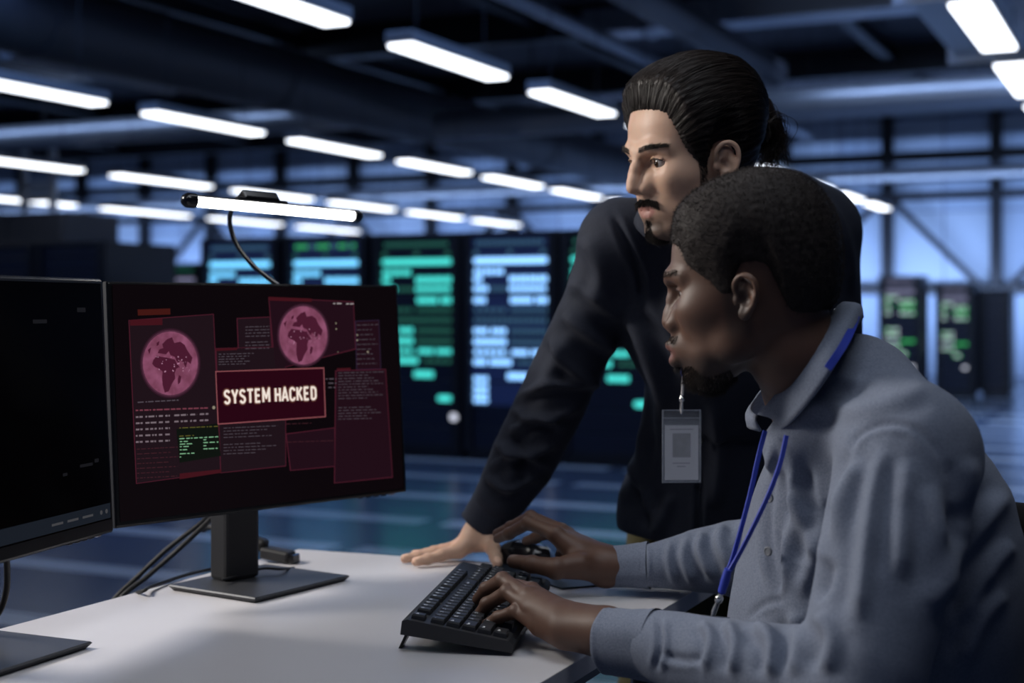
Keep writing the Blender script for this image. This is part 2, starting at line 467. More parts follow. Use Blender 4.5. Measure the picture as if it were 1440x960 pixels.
UNITS = [(0.025, 0.072), (0.076, 0.150), (0.154, 0.272), (0.276, 0.365), (0.369, 0.455), (0.459, 0.548), (0.552, 0.655), (0.659, 0.760), (0.764, 0.86), (0.864, 0.96)]
SCHEMES = {
 'cyan': dict(top='dim', ring='dim', bar='cyan', hot='cyan', mid='cyan', dim='dim', ring2='dim', low=None, one=None),
 'green': dict(top='green', ring='dimgreen', bar='cyan', hot='cyan', mid='cyan', dim='dimgreen', ring2='dim', low=None, one='green'),
 'teal': dict(top='dimgreen', ring='dimgreen', bar='teal', hot='teal', mid='teal', dim='dimgreen', ring2='teal', low=None, one='teal'),
 'blue': dict(top='dim', ring='dim', bar='blue', hot='blue', mid='blue', dim='dim', ring2='blue', low='blue', one=None),
 'far': dict(top='lilac', ring=None, bar='lilac', hot='green', mid='green', dim=None, ring2='lilac', low=None, one='white'),
 'off': dict(top='dimgreen', ring=None, bar='lilac', hot=None, mid=None, dim=None, ring2=None, low=None, one=None),
 'dark': dict(top=None, ring=None, bar=None, hot=None, mid=None, dim=None, ring2=None, low=None, one=None)}
def rounded(x0, x1, z0, z1, y0, y1, mb, mi):
    r = min((x1-x0), (z1-z0)) / 2 * 0.95
    pts = []
    for (cx, cz, a0) in ((x1-r, z0+r, -90), (x1-r, z1-r, 0), (x0+r, z1-r, 90), (x0+r, z0+r, 180)):
        for k in range(4):
            a = math.radians(a0 + 30*k); pts.append((cx + r*math.cos(a), cz + r*math.sin(a)))
    n = len(pts)
    vs = [(p[0], y0, p[1]) for p in pts] + [(p[0], y1, p[1]) for p in pts]
    fs = [tuple(range(n))] + [(i, n+i, n+(i+1)%n, (i+1)%n) for i in range(n)]
    mb.add(vs, fs, mi)
def make_rack(loc, scheme, label, H=1.75, W=0.80, D=1.0, grp=None, rotz=YAW, knob=True):
    root = empty('server_rack', loc, rotz); tag(root, label, 'server rack', grp)
    w = W/2 - 0.005
    cab = MB()
    cab.bevbox((-w, 0.02, 0.06), (-w + 0.05, D, H), 0.004).bevbox((w - 0.05, 0.02, 0.06), (w, D, H), 0.004)
    cab.bevbox((-w, 0.02, H - 0.03), (w, D, H), 0.004).box((-w, D - 0.03, 0.06), (w, D - 0.001, H - 0.03)).box((-w + 0.001, 0.03, 0.055), (w - 0.001, D, 0.10))
    cab.build('cabinet', M['rack'], root)
    pl = MB().box((-w + 0.02, 0.05, 0.0), (w - 0.02, D - 0.03, 0.06)); pl.build('plinth', M['rack'], root)
    doors = MB()
    for sx in (-1, 1): doors.bevbox((sx*(w - 0.045) - 0.03, -0.005, 0.08), (sx*(w - 0.045) + 0.03, 0.03, H - 0.02), 0.006)
    doors.build('door_frame', M['rack'], root)
    sch = SCHEMES[scheme]; px0 = -w + 0.085; pw = 2*(w - 0.085)
    for (a, b) in UNITS:
        z1 = H*(1-a); z0 = H*(1-b)
        u = MB().bevbox((-w + 0.06, 0.035, z0), (w - 0.06, 0.7, z1), 0.004).build('server_unit', M['face'], root)
        lm = MB(); used = []
        for (f, spans, h, key) in PATTERN:
            if not (a <= f < b): continue
            c = sch.get(key)
            if c is None: continue
            for i, (x0, x1) in enumerate(spans):
                cc = c
                if scheme == 'green' and key == 'top' and i in (3, 4, 8, 9, 12): cc = 'dim'
                if scheme == 'far' and key == 'hot' and (i + int(f*100)) % 2 == 0: cc = 'white'
                if cc not in used: used.append(cc)
                rounded(px0 + pw*x0, px0 + pw*x1, H*(1-f-h/2), H*(1-f+h/2), 0.028, 0.036, lm, used.index(cc))
        if lm.v:
            lm.build('indicator_lights', [LED[c] for c in used], u)
            if scheme in ('cyan', 'blue', 'green'): MB().box((px0 - 0.015, 0.031, z0 + 0.004), (px0 + pw + 0.015, 0.0345, z1 - 0.004)).build('glow_plate', LED['face_glow'], u)  # emissive plate added to paint the blue LED glow on the faceplate
    if knob:
        MB().lathe([(0.012, -0.02), (0.034, -0.018), (0.034, -0.004), (0.02, 0.0)], 16, 0, Matrix.Translation((w - 0.05, -0.008, H*0.185)) @ Matrix.Rotation(math.pi/2, 4, 'X')).build('door_knob', LED['white'], root)  # the knob's white shine is emission put into its material
    return root
T1 = 9.75
for (s, sch, lab) in ((-7.06, 'cyan', 'server rack with blue lights behind the left half of the desk lamp'),
                      (-6.22, 'green', 'server rack with blue lights and green top row behind the desk lamp'),
                      (-5.385, 'teal', 'server rack with teal green lights beside the monitor'),
                      (-4.576, 'blue', 'server rack with the brightest pale blue lights behind the bent arm'),
                      (-3.765, 'teal', 'server rack seen through the gap between arm and body of the standing man'),
                      (-2.955, 'cyan', 'server rack mostly hidden behind the standing man'),
                      (-8.88, 'dark', 'unlit dark server rack just above the left monitor'),
                      (-9.69, 'dark', 'unlit dark server rack at the left edge of the room')):
    make_rack(R(s, T1, 0), sch, lab, grp='front row of server racks')
make_rack(R(-11.87, 15.0, 0), 'off', 'distant server rack with faint green top row left of the lit racks', grp='second row of server racks')
make_rack(R(-12.70, 15.0, 0), 'dark', 'distant dark server rack below the wall brace', grp='second row of server racks')
make_rack(R(-11.04, 15.0, 0), 'dark', 'distant dark server rack hidden behind the lit row', grp='second row of server racks')
def far_rack(px, Y, H, W, sch, lab, D=0.6):
    make_rack((px - 720) / FOC * Y * Vector((1, 0, 0)) + Vector((0, Y, 0)), sch, lab, H, W, D, 'server racks at far right', knob=False)
far_rack(1265, 18.0, 1.57, 0.54, 'far', 'taller server rack with green and white lights behind the seated shoulder')
far_rack(1342, 18.4, 1.47, 0.50, 'far', 'shorter server rack with green and white lights at far right')
far_rack(1399, 18.8, 1.40, 0.40, 'dark', 'narrow unlit server rack right of the lit ones')
# tall cabinet at far left
tc_ = empty('tall_cabinet', R(-12.25, 12.0, 0), YAW); tag(tc_, 'tall plain dark cabinet under the cable ladder at the left edge', 'cabinet')
MB().bevbox((-1.1, 0, 0.08), (1.25, 0.9, 2.22), 0.01).build('body', M['duct_dark'], tc_)
MB().box((-1.05, 0.04, 0.0), (1.2, 0.86, 0.08)).build('plinth', M['rack'], tc_)
for k in range(3): MB().bevbox((-1.07 + 0.775*k, -0.02, 0.12), (-0.32 + 0.775*k, 0.0, 2.19), 0.004).build('door', M['duct_dark'], tc_)
# ------------------------------------------------------------------ desk
M['desk'] = mat('desk_laminate', (0.62, 0.60, 0.62), 0.38, noise=0.02, nscale=8)
M['desk_edge'] = mat('desk_edge_band', (0.42, 0.43, 0.48), 0.5)
M['black_plastic'] = mat('black_plastic', (0.006, 0.006, 0.007), 0.32, spec=0.25)
M['matte_black'] = mat('matte_black_plastic', (0.02, 0.02, 0.023), 0.55, bump=0.1, bscale=900)
M['gloss_black'] = mat('gloss_black_plastic', (0.008, 0.008, 0.01), 0.18)
M['stand'] = mat('stand_metal', (0.055, 0.056, 0.062), 0.45, 0.4, noise=0.08, nscale=40)
M['chrome'] = mat('chrome', (0.8, 0.8, 0.82), 0.15, 1.0)
M['rubber'] = mat('rubber', (0.01, 0.01, 0.011), 0.6)
M['screen_dark'] = mat('screen_glass', (0.002, 0.0016, 0.002), 0.12, spec=0.12)
DZ = 0.74
A_ = Vector((-0.380, 2.530)); C_ = Vector((0.325, 2.265))
dl = Vector((-0.4374, -0.8993)); dr = Vector((-0.4180, -0.9085))
Lg = 1.75
B_ = A_ + dl * Lg; D_ = C_ + dr * Lg
desk = empty('desk', (A_.x, A_.y, 0)); tag(desk, 'white-topped office desk carrying the monitors and keyboard', 'desk')
def off(poly, d):
    c = sum(poly, Vector((0, 0))) / len(poly)
    return [p + (c - p).normalized() * d for p in poly]
poly = [A_, B_, D_, C_]
rel = [p - A_ for p in poly]
tp = MB().prism(rel, DZ - 0.0015, DZ).build('tabletop', M['desk'], desk)
MB().prism(rel, DZ - 0.024, DZ - 0.0015).build('edge_band', M['desk_edge'], desk)
c0 = sum(rel, Vector((0, 0))) / 4
for p in rel:
    q = p + (c0 - p).normalized() * 0.16
    MB().bevbox((q.x - 0.025, q.y - 0.025, 0.0), (q.x + 0.025, q.y + 0.025, DZ - 0.064), 0.004).build('leg', M['stand'], desk)
ins = [p + (c0 - p).normalized() * 0.16 for p in rel]
fr = MB()
for i in range(4):
    a = ins[i]; b = ins[(i+1) % 4]; d = b - a
    m_ = frame_mtx((a.x, a.y, DZ - 0.064), (d.x, d.y, 0), (-d.y, d.x, 0))
    fr.box((-0.02, -0.02, 0), (d.length + 0.02, 0.02, 0.04), 0, m_)
fr.build('frame', M['stand'], desk)

# ------------------------------------------------------------------ monitors
def homography(src, dst):
    A = []; b = []
    for (x, y), (u, v) in zip(src, dst):
        A.append([x, y, 1, 0, 0, 0, -u*x, -u*y]); b.append(u)
        A.append([0, 0, 0, x, y, 1, -v*x, -v*y]); b.append(v)
    h = np.linalg.solve(np.array(A, float), np.array(b, float))
    return np.append(h, 1).reshape(3, 3)
def make_monitor(label, center, ang, W, Hh, zlo, tilt, base_c, base_ang, base_w, base_d):
    """screen centre in plan, direction of the screen's width; returns root and the panel frame (x right, y up, z out)"""
    root = empty('monitor', (base_c[0], base_c[1], DZ)); tag(root, label, 'monitor')
    ti = root.matrix_world if False else Matrix.Translation((-base_c[0], -base_c[1], -DZ))
    x = Vector((math.cos(ang), math.sin(ang), 0)); n = Vector((math.sin(ang), -math.cos(ang), 0))
    up = (Vector((0, 0, 1)) * math.cos(tilt) - n * math.sin(tilt)); z = x.cross(up)
    o = Vector((center[0], center[1], zlo)) - x * W / 2
    F = ti @ frame_mtx(o, x, up)
    b = MB()
    b.bevbox((0, 0, -0.012), (W, Hh, 0.0), 0.003, 0, F)
    b.build('bezel', M['black_plastic'], root)
    # back shell, bulging towards the stand
    bs = MB()
    vs = []; prof = [(0.006, -0.012), (0.03, -0.024), (0.09, -0.034), (0.13, -0.036)]
    for (ins_, dz) in prof:
        for (cx, cy) in ((ins_, ins_), (W-ins_, ins_), (W-ins_, Hh-ins_), (ins_, Hh-ins_)): vs.append(F @ Vector((cx, cy, dz)))
    fs = []
    for i in range(len(prof)-1):
        for k in range(4): fs.append((i*4+k, i*4+(k+1)%4, (i+1)*4+(k+1)%4, (i+1)*4+k))
    fs.append(tuple(range(len(vs)-4, len(vs))))
    bs.add(vs, fs); bs.build('back_shell', M['matte_black'], root)
    sc_ = MB().box((0.006, 0.018, -0.001), (W-0.006, Hh-0.006, 0.0006), 0, F).build('screen', M['screen_dark'], root)
    rim = MB().box((-0.0012, -0.0005, -0.011), (0.0, Hh, -0.003), 0, F).box((0, Hh, -0.011), (W, Hh + 0.0008, -0.003), 0, F).box((0, -0.0008, -0.011), (W, 0.0, -0.003), 0, F)
    rim.build('trim_strip', M['stand'], root)
    for k in range(5):
        MB().bevbox((W - 0.035 - 0.017*k, -0.0028, -0.009), (W - 0.025 - 0.017*k, -0.0006, -0.004), 0.0008, 0, F).build('button', M['chrome'] if k == 0 else M['black_plastic'], root)
    # stand
    bx = Vector((math.cos(base_ang), math.sin(base_ang), 0)); by = Vector((-math.sin(base_ang), math.cos(base_ang), 0))
    G = ti @ frame_mtx((base_c[0], base_c[1], DZ), bx, by)
    bw = base_w/2; bd_ = base_d/2
    pb = MB()
    pb.add([G @ Vector(v) for v in [(-bw+.006, -bd_+.006, 0), (bw-.006, -bd_+.006, 0), (bw-.006, bd_-.006, 0), (-bw+.006, bd_-.006, 0), (-bw, -bd_, 0.007), (bw, -bd_, 0.007), (bw, bd_, 0.007), (-bw, bd_, 0.007), (-bw+.002, -bd_+.002, 0.009), (bw-.002, -bd_+.002, 0.009), (bw-.002, bd_-.002, 0.009), (-bw+.002, bd_-.002, 0.009)]],
           [(0,3,2,1)] + [(i*4+k, i*4+(k+1)%4, (i+1)*4+(k+1)%4, (i+1)*4+k) for i in range(2) for k in range(4)] + [(8,9,10,11)])
    pb.build('base', M['stand'], root)
    return root, F, G, x, n
SCR_A = math.radians(46.4)
mon, F1, G1, sx1, sn1 = make_monitor('monitor showing the red system hacked warning', (-0.364, 2.184), SCR_A, 0.546, 0.345, 0.862, math.radians(4.0), (-0.389, 2.199), math.radians(56.5), 0.212, 0.18)
# neck
nk = MB(); ti = Matrix.Translation((-mon.location.x, -mon.location.y, -DZ))
nb = Vector((-0.432, 2.216, DZ + 0.009))
nf = ti @ frame_mtx(nb, sx1, -sn1)
nk.bevbox((-0.032, -0.022, 0), (0.032, 0.022, 0.34), 0.006, 0, nf)
nk.bevbox((-0.045, -0.044, 0.20), (0.045, -0.012, 0.32), 0.005, 0, nf)
nk.build('neck', M['matte_black'], mon)
mon2, F2, G2, sx2, sn2 = make_monitor('dark monitor at the left edge with a nearly black screen', (-0.617, 1.681), math.radians(74.5), 0.546, 0.345, 0.864, math.radians(3.0), (-0.66, 1.735), math.radians(66), 0.215, 0.19)
nk = MB(); ti2 = Matrix.Translation((-mon2.location.x, -mon2.location.y, -DZ))
nf = ti2 @ frame_mtx((-0.70, 1.70, DZ + 0.009), sx2, -sn2)
nk.bevbox((-0.032, -0.022, 0), (0.032, 0.022, 0.34), 0.006, 0, nf).bevbox((-0.045, -0.05, 0.20), (0.045, -0.012, 0.32), 0.005, 0, nf)
nk.build('neck', M['matte_black'], mon2)
# taskbar of the dark screen
E = {}
def em(name, col, s): 
    if name not in E:
        E[name] = emit('screen_' + name, col, s); b = E[name].node_tree.nodes['Principled BSDF']
        b.inputs['Base Color'].default_value = (0.001, 0.001, 0.001, 1); b.inputs['Specular IOR Level'].default_value = 0.06; b.inputs['Roughness'].default_value = 0.2
    return E[name]
tbm = em('taskbar', (0.009, 0.012, 0.018), 1.0)
tb = MB().box((0.008, 0.020, 0.0007), (0.538, 0.040, 0.0009), 0, F2).build('taskbar', tbm, mon2)
ic = MB()
for k in range(2): ic.lathe([(0.003, 0), (0.003, 0.0002)], 12, 0, F2 @ Matrix.Translation((0.515 + 0.013*k, 0.030, 0.001)))
for k in range(3): ic.box((0.40 + 0.035*k, 0.028, 0.001), (0.425 + 0.035*k, 0.031, 0.0012), 0, F2)
ic.build('taskbar_icons', em('icons', (0.05, 0.05, 0.055), 1.0), mon2)
for (x0_, y0_, x1_, y1_) in ((0.47, 0.095, 0.50, 0.099), (0.505, 0.098, 0.515, 0.103), (0.43, 0.088, 0.44, 0.092), (0.48, 0.30, 0.50, 0.306), (0.38, 0.286, 0.41, 0.291)): MB().box((x0_, y0_, 0.0007), (x1_, y1_, 0.0009), 0, F2).build('screen_icon', em('marks', (0.008, 0.008, 0.010), 1.0), mon2)

# picture on the lit screen, laid out in the screen's own plane (metres)
SW, SH = 0.546, 0.345
HM = homography([(6, 43), (1036, 55), (1073, 775), (40, 912)], [(0, SH), (SW, SH), (SW, 0), (0, 0)])
def S(x, y):
    q = HM @ np.array([x, y, 1.0]); return (q[0]/q[2], q[1]/q[2])
def quad(name, pts, col, s, lay, parent=None):
    ps = [S(*p) for p in pts]
    b = MB(); z0 = 0.0006 + 0.00025*lay; n = len(ps)
    vs = [F1 @ Vector((p[0], p[1], z0)) for p in ps] + [F1 @ Vector((p[0], p[1], z0 + 0.0002)) for p in ps]
    b.add(vs, [tuple(range(n)), tuple(range(2*n-1, n-1, -1))] + [(i, n+i, n+(i+1)%n, (i+1)%n) for i in range(n)])
    return b.build(name, em(*col) if isinstance(col, tuple) and isinstance(col[0], str) else col, parent or mon)
WIN = ('window', (0.0125, 0.0058, 0.0088), 1.0); WIN2 = ('window_plum', (0.0140, 0.0040, 0.0080), 1.0); RED = ('red', (0.050, 0.006, 0.010), 1.0); EDGE = ('edge', (0.060, 0.010, 0.020), 1.0)
ORG = ('rust', (0.050, 0.008, 0.006), 1.0); BK = ('background', (0.0034, 0.0018, 0.0026), 1.0)
quad('wallpaper', [(22, 52), (1030, 62), (1060, 765), (52, 890)], BK, 1, 0)
def window(pts, lay, fill=WIN, edge=EDGE):
    c = (sum(p[0] for p in pts)/len(pts), sum(p[1] for p in pts)/len(pts))
    quad('window_border', pts, edge, 1, lay)
    return quad('window', [(p[0] + (3 if p[0] < c[0] else -3), p[1] + (3 if p[1] < c[1] else -3)) for p in pts], fill, 1, lay + 1)
window([(80, 178), (384, 155), (412, 712), (108, 756)], 1)
quad('window_tab', [(112, 141), (228, 137), (229, 158), (113, 162)], ORG, 1, 3)
quad('window_tab', [(84, 178), (200, 172), (200, 195), (85, 198)], RED, 1, 4)
window([(465, 170), (585, 164), (592, 282), (470, 284)], 2)
window([(885, 178), (970, 174), (978, 345), (824, 345), (820, 290), (886, 285)][:1] + [(970, 174), (978, 348), (890, 350)], 2, WIN2, ('lilac_edge', (0.022, 0.012, 0.03), 1.0))
window([(577, 97), (880, 110), (888, 278), (600, 352)], 3, WIN2)
quad('window_tab', [(577, 95), (730, 101), (730, 112), (578, 108)], RED, 1, 6)
window([(390, 276), (640, 268), (642, 690), (408, 716)], 3)
window([(640, 575), (815, 552), (818, 690), (656, 706)], 3, WIN2)
window([(815, 352), (994, 346), (1020, 727), (812, 749)], 4, WIN2)
quad('window_tab', [(820, 345), (868, 343), (868, 350), (820, 352)], RED, 1, 7)
quad('window_tab', [(390, 278), (465, 274), (465, 282), (390, 286)], RED, 1, 7)
quad('window_tab', [(262, 718), (410, 702), (410, 714), (262, 738)], RED, 1, 7)
def lines(name, rows, col, lay, h=3.0, seed=1):
    """rows: (x0, x1, y, slope): unreadable small print as dashes"""
    rnd = random.Random(seed); b = MB(); z0 = 0.0006 + 0.00025*lay
    for (x0, x1, y, sl) in rows:
        x = x0
        while x < x1:
            w = rnd.uniform(5, 22); e = min(x + w, x1)
            ya = y + sl*(x-x0); yb = y + sl*(e-x0)
            ps = [S(x, ya), S(e, yb), S(e, yb+h), S(x, ya+h)]
            b.add([F1 @ Vector((p[0], p[1], z0)) for p in ps] + [F1 @ Vector((p[0], p[1], z0+0.0002)) for p in ps], [(0,1,2,3), (7,6,5,4), (0,4,5,1), (1,5,6,2), (2,6,7,3), (3,7,4,0)])
            x = e + rnd.uniform(3, 7)
    return b.build(name, em(*col), mon)
GREY = ('small_print', (0.075, 0.060, 0.075), 1.0); DRED = ('red_print', (0.050, 0.014, 0.020), 1.0); GRN = ('green_print', (0.20, 0.42, 0.24), 1.0); WHT = ('white_print', (0.40, 0.36, 0.36), 1.0); OLV = ('olive_print', (0.10, 0.09, 0.02), 1.0)
lines('print_caption', [(112, 258, 466, -0.06)], GREY, 5, 4, 2)
lines('print_heading', [(105, 362, 494, -0.04)], ('rose_print', (0.16, 0.04, 0.06), 1.0), 5, 5, 3)
tabl = []
for r in range(5):
    for (a, w) in ((106, 24), (140, 40), (188, 14), (211, 16), (243, 18), (266, 24), (300, 24), (334, 30)):
        if r > 1 and a > 240: continue
        tabl.append((a, a + w, 517 + 22*r - 0.05*(a - 106), -0.05))
lines('print_table', tabl, ('table_print', (0.17, 0.13, 0.15), 1.0), 5, 6, 4)
quad('console', [(250, 562), (398, 540), (408, 655), (262, 680)], ('console_black', (0.004, 0.006, 0.004), 1.0), 1, 6)
lines('print_console', [(260, 312, 585, -0.06), (260, 398, 556, -0.05)], OLV, 8, 3, 5)
lines('print_console', [(260, 398, 594, -0.06), (262, 290, 604, -0.05), (262, 310, 613, -0.05), (262, 298, 622, -0.05), (262, 292, 633, -0.05), (262, 318, 647, -0.06), (346, 356, 597, -0.05), (346, 400, 607, -0.05), (346, 356, 618, -0.05), (346, 400, 629, -0.05), (262, 266, 658, 0)], GRN, 8, 3.2, 6)
lines('print_log', [(495, 580, 200 + 11*k + (10 if k > 3 else 0), -0.03) for k in range(7)], GREY, 6, 2.4, 7)
lines('print_log', [(400, 525 - (k*17) % 40, 296 + 9*k, -0.03) for k in range(5)], GREY, 7, 2.4, 8)
lines('print_log', [(418, 610 - (k*37) % 90, 556 + 11*k + (14 if k > 3 else 0), -0.05) for k in range(8)], GREY, 7, 2.2, 9)
lines('print_log', [(645, 815, 604, -0.04), (640, 730, 540, -0.04)], DRED, 7, 2.2, 10)
lines('print_log', [(825, 985 - (k*53) % 70, 360 + 10*k + (22 if k > 9 else 0), -0.03) for k in range(15)], GREY, 8, 2.2, 11)
lines('print_log', [(890, 965 - (k*23) % 30, 192 + 17*k, -0.03) for k in range(9)], GREY, 6, 2.2, 12)
lines('print_log', [(110, 260 - (k*31) % 60, 632 + 17*k, -0.06) for k in range(7)], DRED, 5, 2.6, 13)
lines('print_log', [(780, 818, 380, 0), (790, 818, 395, 0), (790, 818, 410, 0)], GREY, 7, 4, 14)
lines('print_stamp', [(806, 840, 116, 0.0), (852, 878, 117, 0.0)], WHT, 7, 3.4, 14)
dots = MB()
for (x, y, r) in ((815, 187, 2.6), (816, 207, 2.6), (890, 228, 3), (890, 246, 3), (928, 287, 3.5), (382, 485, 5), (822, 288, 1.5)):
    c = S(x, y); dots.lathe([(r*0.00052, 0), (r*0.00052, 0.0002)], 12, 0, F1 @ Matrix.Translation((c[0], c[1], 0.003)))
dots.build('map_marker', em('marker', (0.25, 0.22, 0.16), 1.0), mon)
def globe_mat():
    m = emit('screen_globe', (0.30, 0.09, 0.17), 1.0)
    nt = m.node_tree; b = nt.nodes['Principled BSDF']
    tc = nt.nodes.new('ShaderNodeTexCoord'); n = nt.nodes.new('ShaderNodeTexNoise'); n.inputs['Scale'].default_value = 60; n.inputs['Detail'].default_value = 5
    nt.links.new(tc.outputs['Object'], n.inputs['Vector'])
    cr_ = nt.nodes.new('ShaderNodeValToRGB')
    cr_.color_ramp.elements[0].position = 0.35; cr_.color_ramp.elements[0].color = (0.15, 0.035, 0.070, 1)
    cr_.color_ramp.elements[1].position = 0.70; cr_.color_ramp.elements[1].color = (0.26, 0.075, 0.145, 1)
    nt.links.new(n.outputs['Fac'], cr_.inputs[0]); nt.links.new(cr_.outputs[0], b.inputs['Emission Color'])
    return m
GL = globe_mat()
LAND = [[(-.62,.12),(-.50,.25),(-.30,.22),(-.12,.20),(.05,.16),(.16,.14),(.24,.02),(.34,-.10),(.22,-.14),(.16,-.30),(.18,-.45),(.06,-.62),(-.06,-.86),(-.20,-.90),(-.28,-.66),(-.30,-.44),(-.28,-.24),(-.42,-.14),(-.56,-.10),(-.66,0)],
        [(-.46,.34),(-.40,.46),(-.26,.50),(-.30,.62),(-.12,.78),(.06,.84),(.14,.66),(.36,.70),(.52,.60),(.62,.42),(.80,.20),(.74,.0),(.62,.08),(.56,-.12),(.46,.06),(.36,.12),(.30,.02),(.22,.10),(.16,.22),(.0,.28),(-.06,.40),(-.16,.30),(-.30,.32)],
        [(.32,-.34),(.40,-.40),(.36,-.58),(.28,-.64),(.27,-.48)],
        [(-.50,.66),(-.40,.72),(-.42,.60),(-.50,.56)], [(-.76,.30),(-.70,.52),(-.82,.44)]]
def globe(cx, cy, rx, ry, lay):
    z0 = 0.0006 + 0.00025*lay
    def ring(f, k=40): return [S(cx + rx*f*math.cos(2*math.pi*i/k), cy + ry*f*math.sin(2*math.pi*i/k)) for i in range(k)]
    for (f, col, dz) in ((1.10, em('globe_halo', (0.030, 0.009, 0.018), 1.0), 0), (1.05, em('globe_rim', (0.070, 0.022, 0.042), 1.0), 0.0001), (1.0, GL, 0.0002)):
        b = MB(); ps = ring(f); n = len(ps)
        b.add([F1 @ Vector((p[0], p[1], z0+dz)) for p in ps] + [F1 @ Vector((p[0], p[1], z0+dz+0.0001)) for p in ps], [tuple(range(n)), tuple(range(2*n-1, n-1, -1))] + [(i, n+i, n+(i+1)%n, (i+1)%n) for i in range(n)])
        b.build('globe_disc', col, mon)
    lb = MB()
    for pl in LAND:
        ps = [S(cx + rx*x, cy - ry*(y - 0.02)) for (x, y) in pl]; n = len(ps)
        lb.add([F1 @ Vector((p[0], p[1], z0+0.0004)) for p in ps] + [F1 @ Vector((p[0], p[1], z0+0.0005)) for p in ps], [tuple(range(n)), tuple(range(2*n-1, n-1, -1))] + [(i, n+i, n+(i+1)%n, (i+1)%n) for i in range(n)])
    lb.build('globe_continents', em('land', (0.062, 0.010, 0.026), 1.0), mon)
    gl = MB(); rnd = random.Random(int(cx))
    for k in range(26):
        x = cx + rx*rnd.uniform(-.6, .7); y = cy + ry*rnd.uniform(-.25, .3); c = S(x, y); r = rnd.uniform(.0004, .0011)
        gl.lathe([(r, 0), (r, 0.0001)], 8, 0, F1 @ Matrix.Translation((c[0], c[1], z0+0.0006)))
    gl.build('city_lights', em('cities', (0.42, 0.20, 0.30), 1.0), mon)
globe(228, 330, 98, 112, 5)
globe(700, 230, 85, 102, 7)
# warning box
quad('alert_border', [(387, 357), (773, 342), (780, 516), (396, 545)], ('alert_edge', (0.26, 0.075, 0.085), 1.0), 1, 10)
quad('alert_box', [(390, 360), (770, 346), (776, 513), (399, 541)], ('alert_fill', (0.020, 0.0016, 0.0058), 1.0), 1, 11)
def text_mesh(s, size, bold=0.0, extrude=0.0):
    cu = bpy.data.curves.new('text', 'FONT'); cu.body = s; cu.size = size; cu.offset = bold; cu.extrude = extrude
    cu.align_x = 'CENTER'; cu.align_y = 'CENTER'; cu.resolution_u = 3
    o = bpy.data.objects.new('text', cu); COL.objects.link(o)
    dg = bpy.context.evaluated_depsgraph_get(); dg.update()
    me = bpy.data.meshes.new_from_object(o.evaluated_get(dg))
    bpy.data.objects.remove(o); bpy.data.curves.remove(cu)
    return me
def place_text(name, s, c0, c1, hgt, lay, m, bold, parent, F=F1):
    """text centred between two points of the screen, stretched to their distance"""
    me = text_mesh(s, 1.0, bold, 0.0)
    xs = [v.co.x for v in me.vertices]; ys = [v.co.y for v in me.vertices]
    x0, x1, y0, y1 = min(xs), max(xs), min(ys), max(ys)
    a = Vector((*S(*c0), 0)); b = Vector((*S(*c1), 0)); d = b - a; n = Vector((-d.y, d.x, 0)).normalized()
    z0 = 0.0006 + 0.00025*lay
    for v in me.vertices:
        p = a + d * ((v.co.x - x0)/(x1-x0)) + n * ((v.co.y - (y0+y1)/2)/(y1-y0)*hgt)
        v.co = F @ Vector((p.x, p.y, z0))
    me.materials.clear()
    return link(name, me, m, parent)
arc = lambda cx, cy, rx, ry, a0, a1, n=9: [(cx + rx*math.cos(math.radians(a0 + (a1-a0)*i/n)), cy + ry*math.sin(math.radians(a0 + (a1-a0)*i/n))) for i in range(n+1)]
GLYPH = {'S': [arc(.25, .74, .19, .20, 15, 250) + arc(.25, .26, .19, .22, 70, -165)], 'Y': [[(.02, 1), (.25, .46)], [(.48, 1), (.25, .46), (.25, 0)]], 'T': [[(0, .95), (.50, .95)], [(.25, .95), (.25, 0)]],
         'E': [[(.44, .95), (.08, .95), (.08, .05), (.44, .05)], [(.08, .51), (.40, .51)]], 'M': [[(.07, 0), (.07, 1), (.33, .30), (.59, 1), (.59, 0)]], 'H': [[(.07, 0), (.07, 1)], [(.45, 0), (.45, 1)], [(.07, .51), (.45, .51)]],
         'A': [[(.0, 0), (.25, 1), (.50, 0)], [(.09, .30), (.41, .30)]], 'C': [arc(.27, .70, .20, .25, 10, 180) + arc(.27, .30, .20, .25, 180, 350)], 'K': [[(.07, 0), (.07, 1)], [(.46, 1), (.08, .42)], [(.20, .58), (.48, 0)]],
         'D': [[(.07, .05), (.07, .95), (.22, .95)] + arc(.22, .70, .22, .25, 90, 0) + arc(.22, .30, .22, .25, 0, -90) + [(.07, .05)]]}
def stroke_text(name, word, c0, c1, hgt, lay, m, thick):
    """bold condensed capitals drawn as flat strokes between two points of the screen"""
    adv = 0; strokes = []
    for ch in word:
        if ch == ' ': adv += .30; continue
        strokes += [[(x + adv, y) for (x, y) in st] for st in GLYPH[ch]]; adv += (.66 if ch == 'M' else .52) + .13
    adv -= .13
    a = Vector((*S(*c0), 0)); d = Vector((*S(*c1), 0)) - a; n = Vector((-d.y, d.x, 0)).normalized(); sx_ = d.length/adv; u = d.normalized(); z0 = 0.0006 + 0.00025*lay
    b = MB(); r = thick*hgt/2
    w = lambda q: a + u*(q[0]*sx_) + n*((q[1] - .5)*hgt)
    put = lambda ps: b.add([F1 @ Vector((p.x, p.y, z0)) for p in ps], [tuple(range(len(ps)))])
    for st in strokes:
        q = [w(p) for p in st]
        for i in range(len(q) - 1):
            e = (q[i+1] - q[i]).normalized(); f = Vector((-e.y, e.x, 0))*r
            x0 = e*(r*.45 if i > 0 else 0); x1 = e*(r*.45 if i < len(q)-2 else 0)
            put([q[i] - f - x0, q[i+1] - f + x1, q[i+1] + f + x1, q[i] + f - x0])
        for p in q[1:-1]: put([p + Vector((math.cos(k*math.pi/5), math.sin(k*math.pi/5), 0))*r for k in range(10)])
    return b.build(name, m, mon)
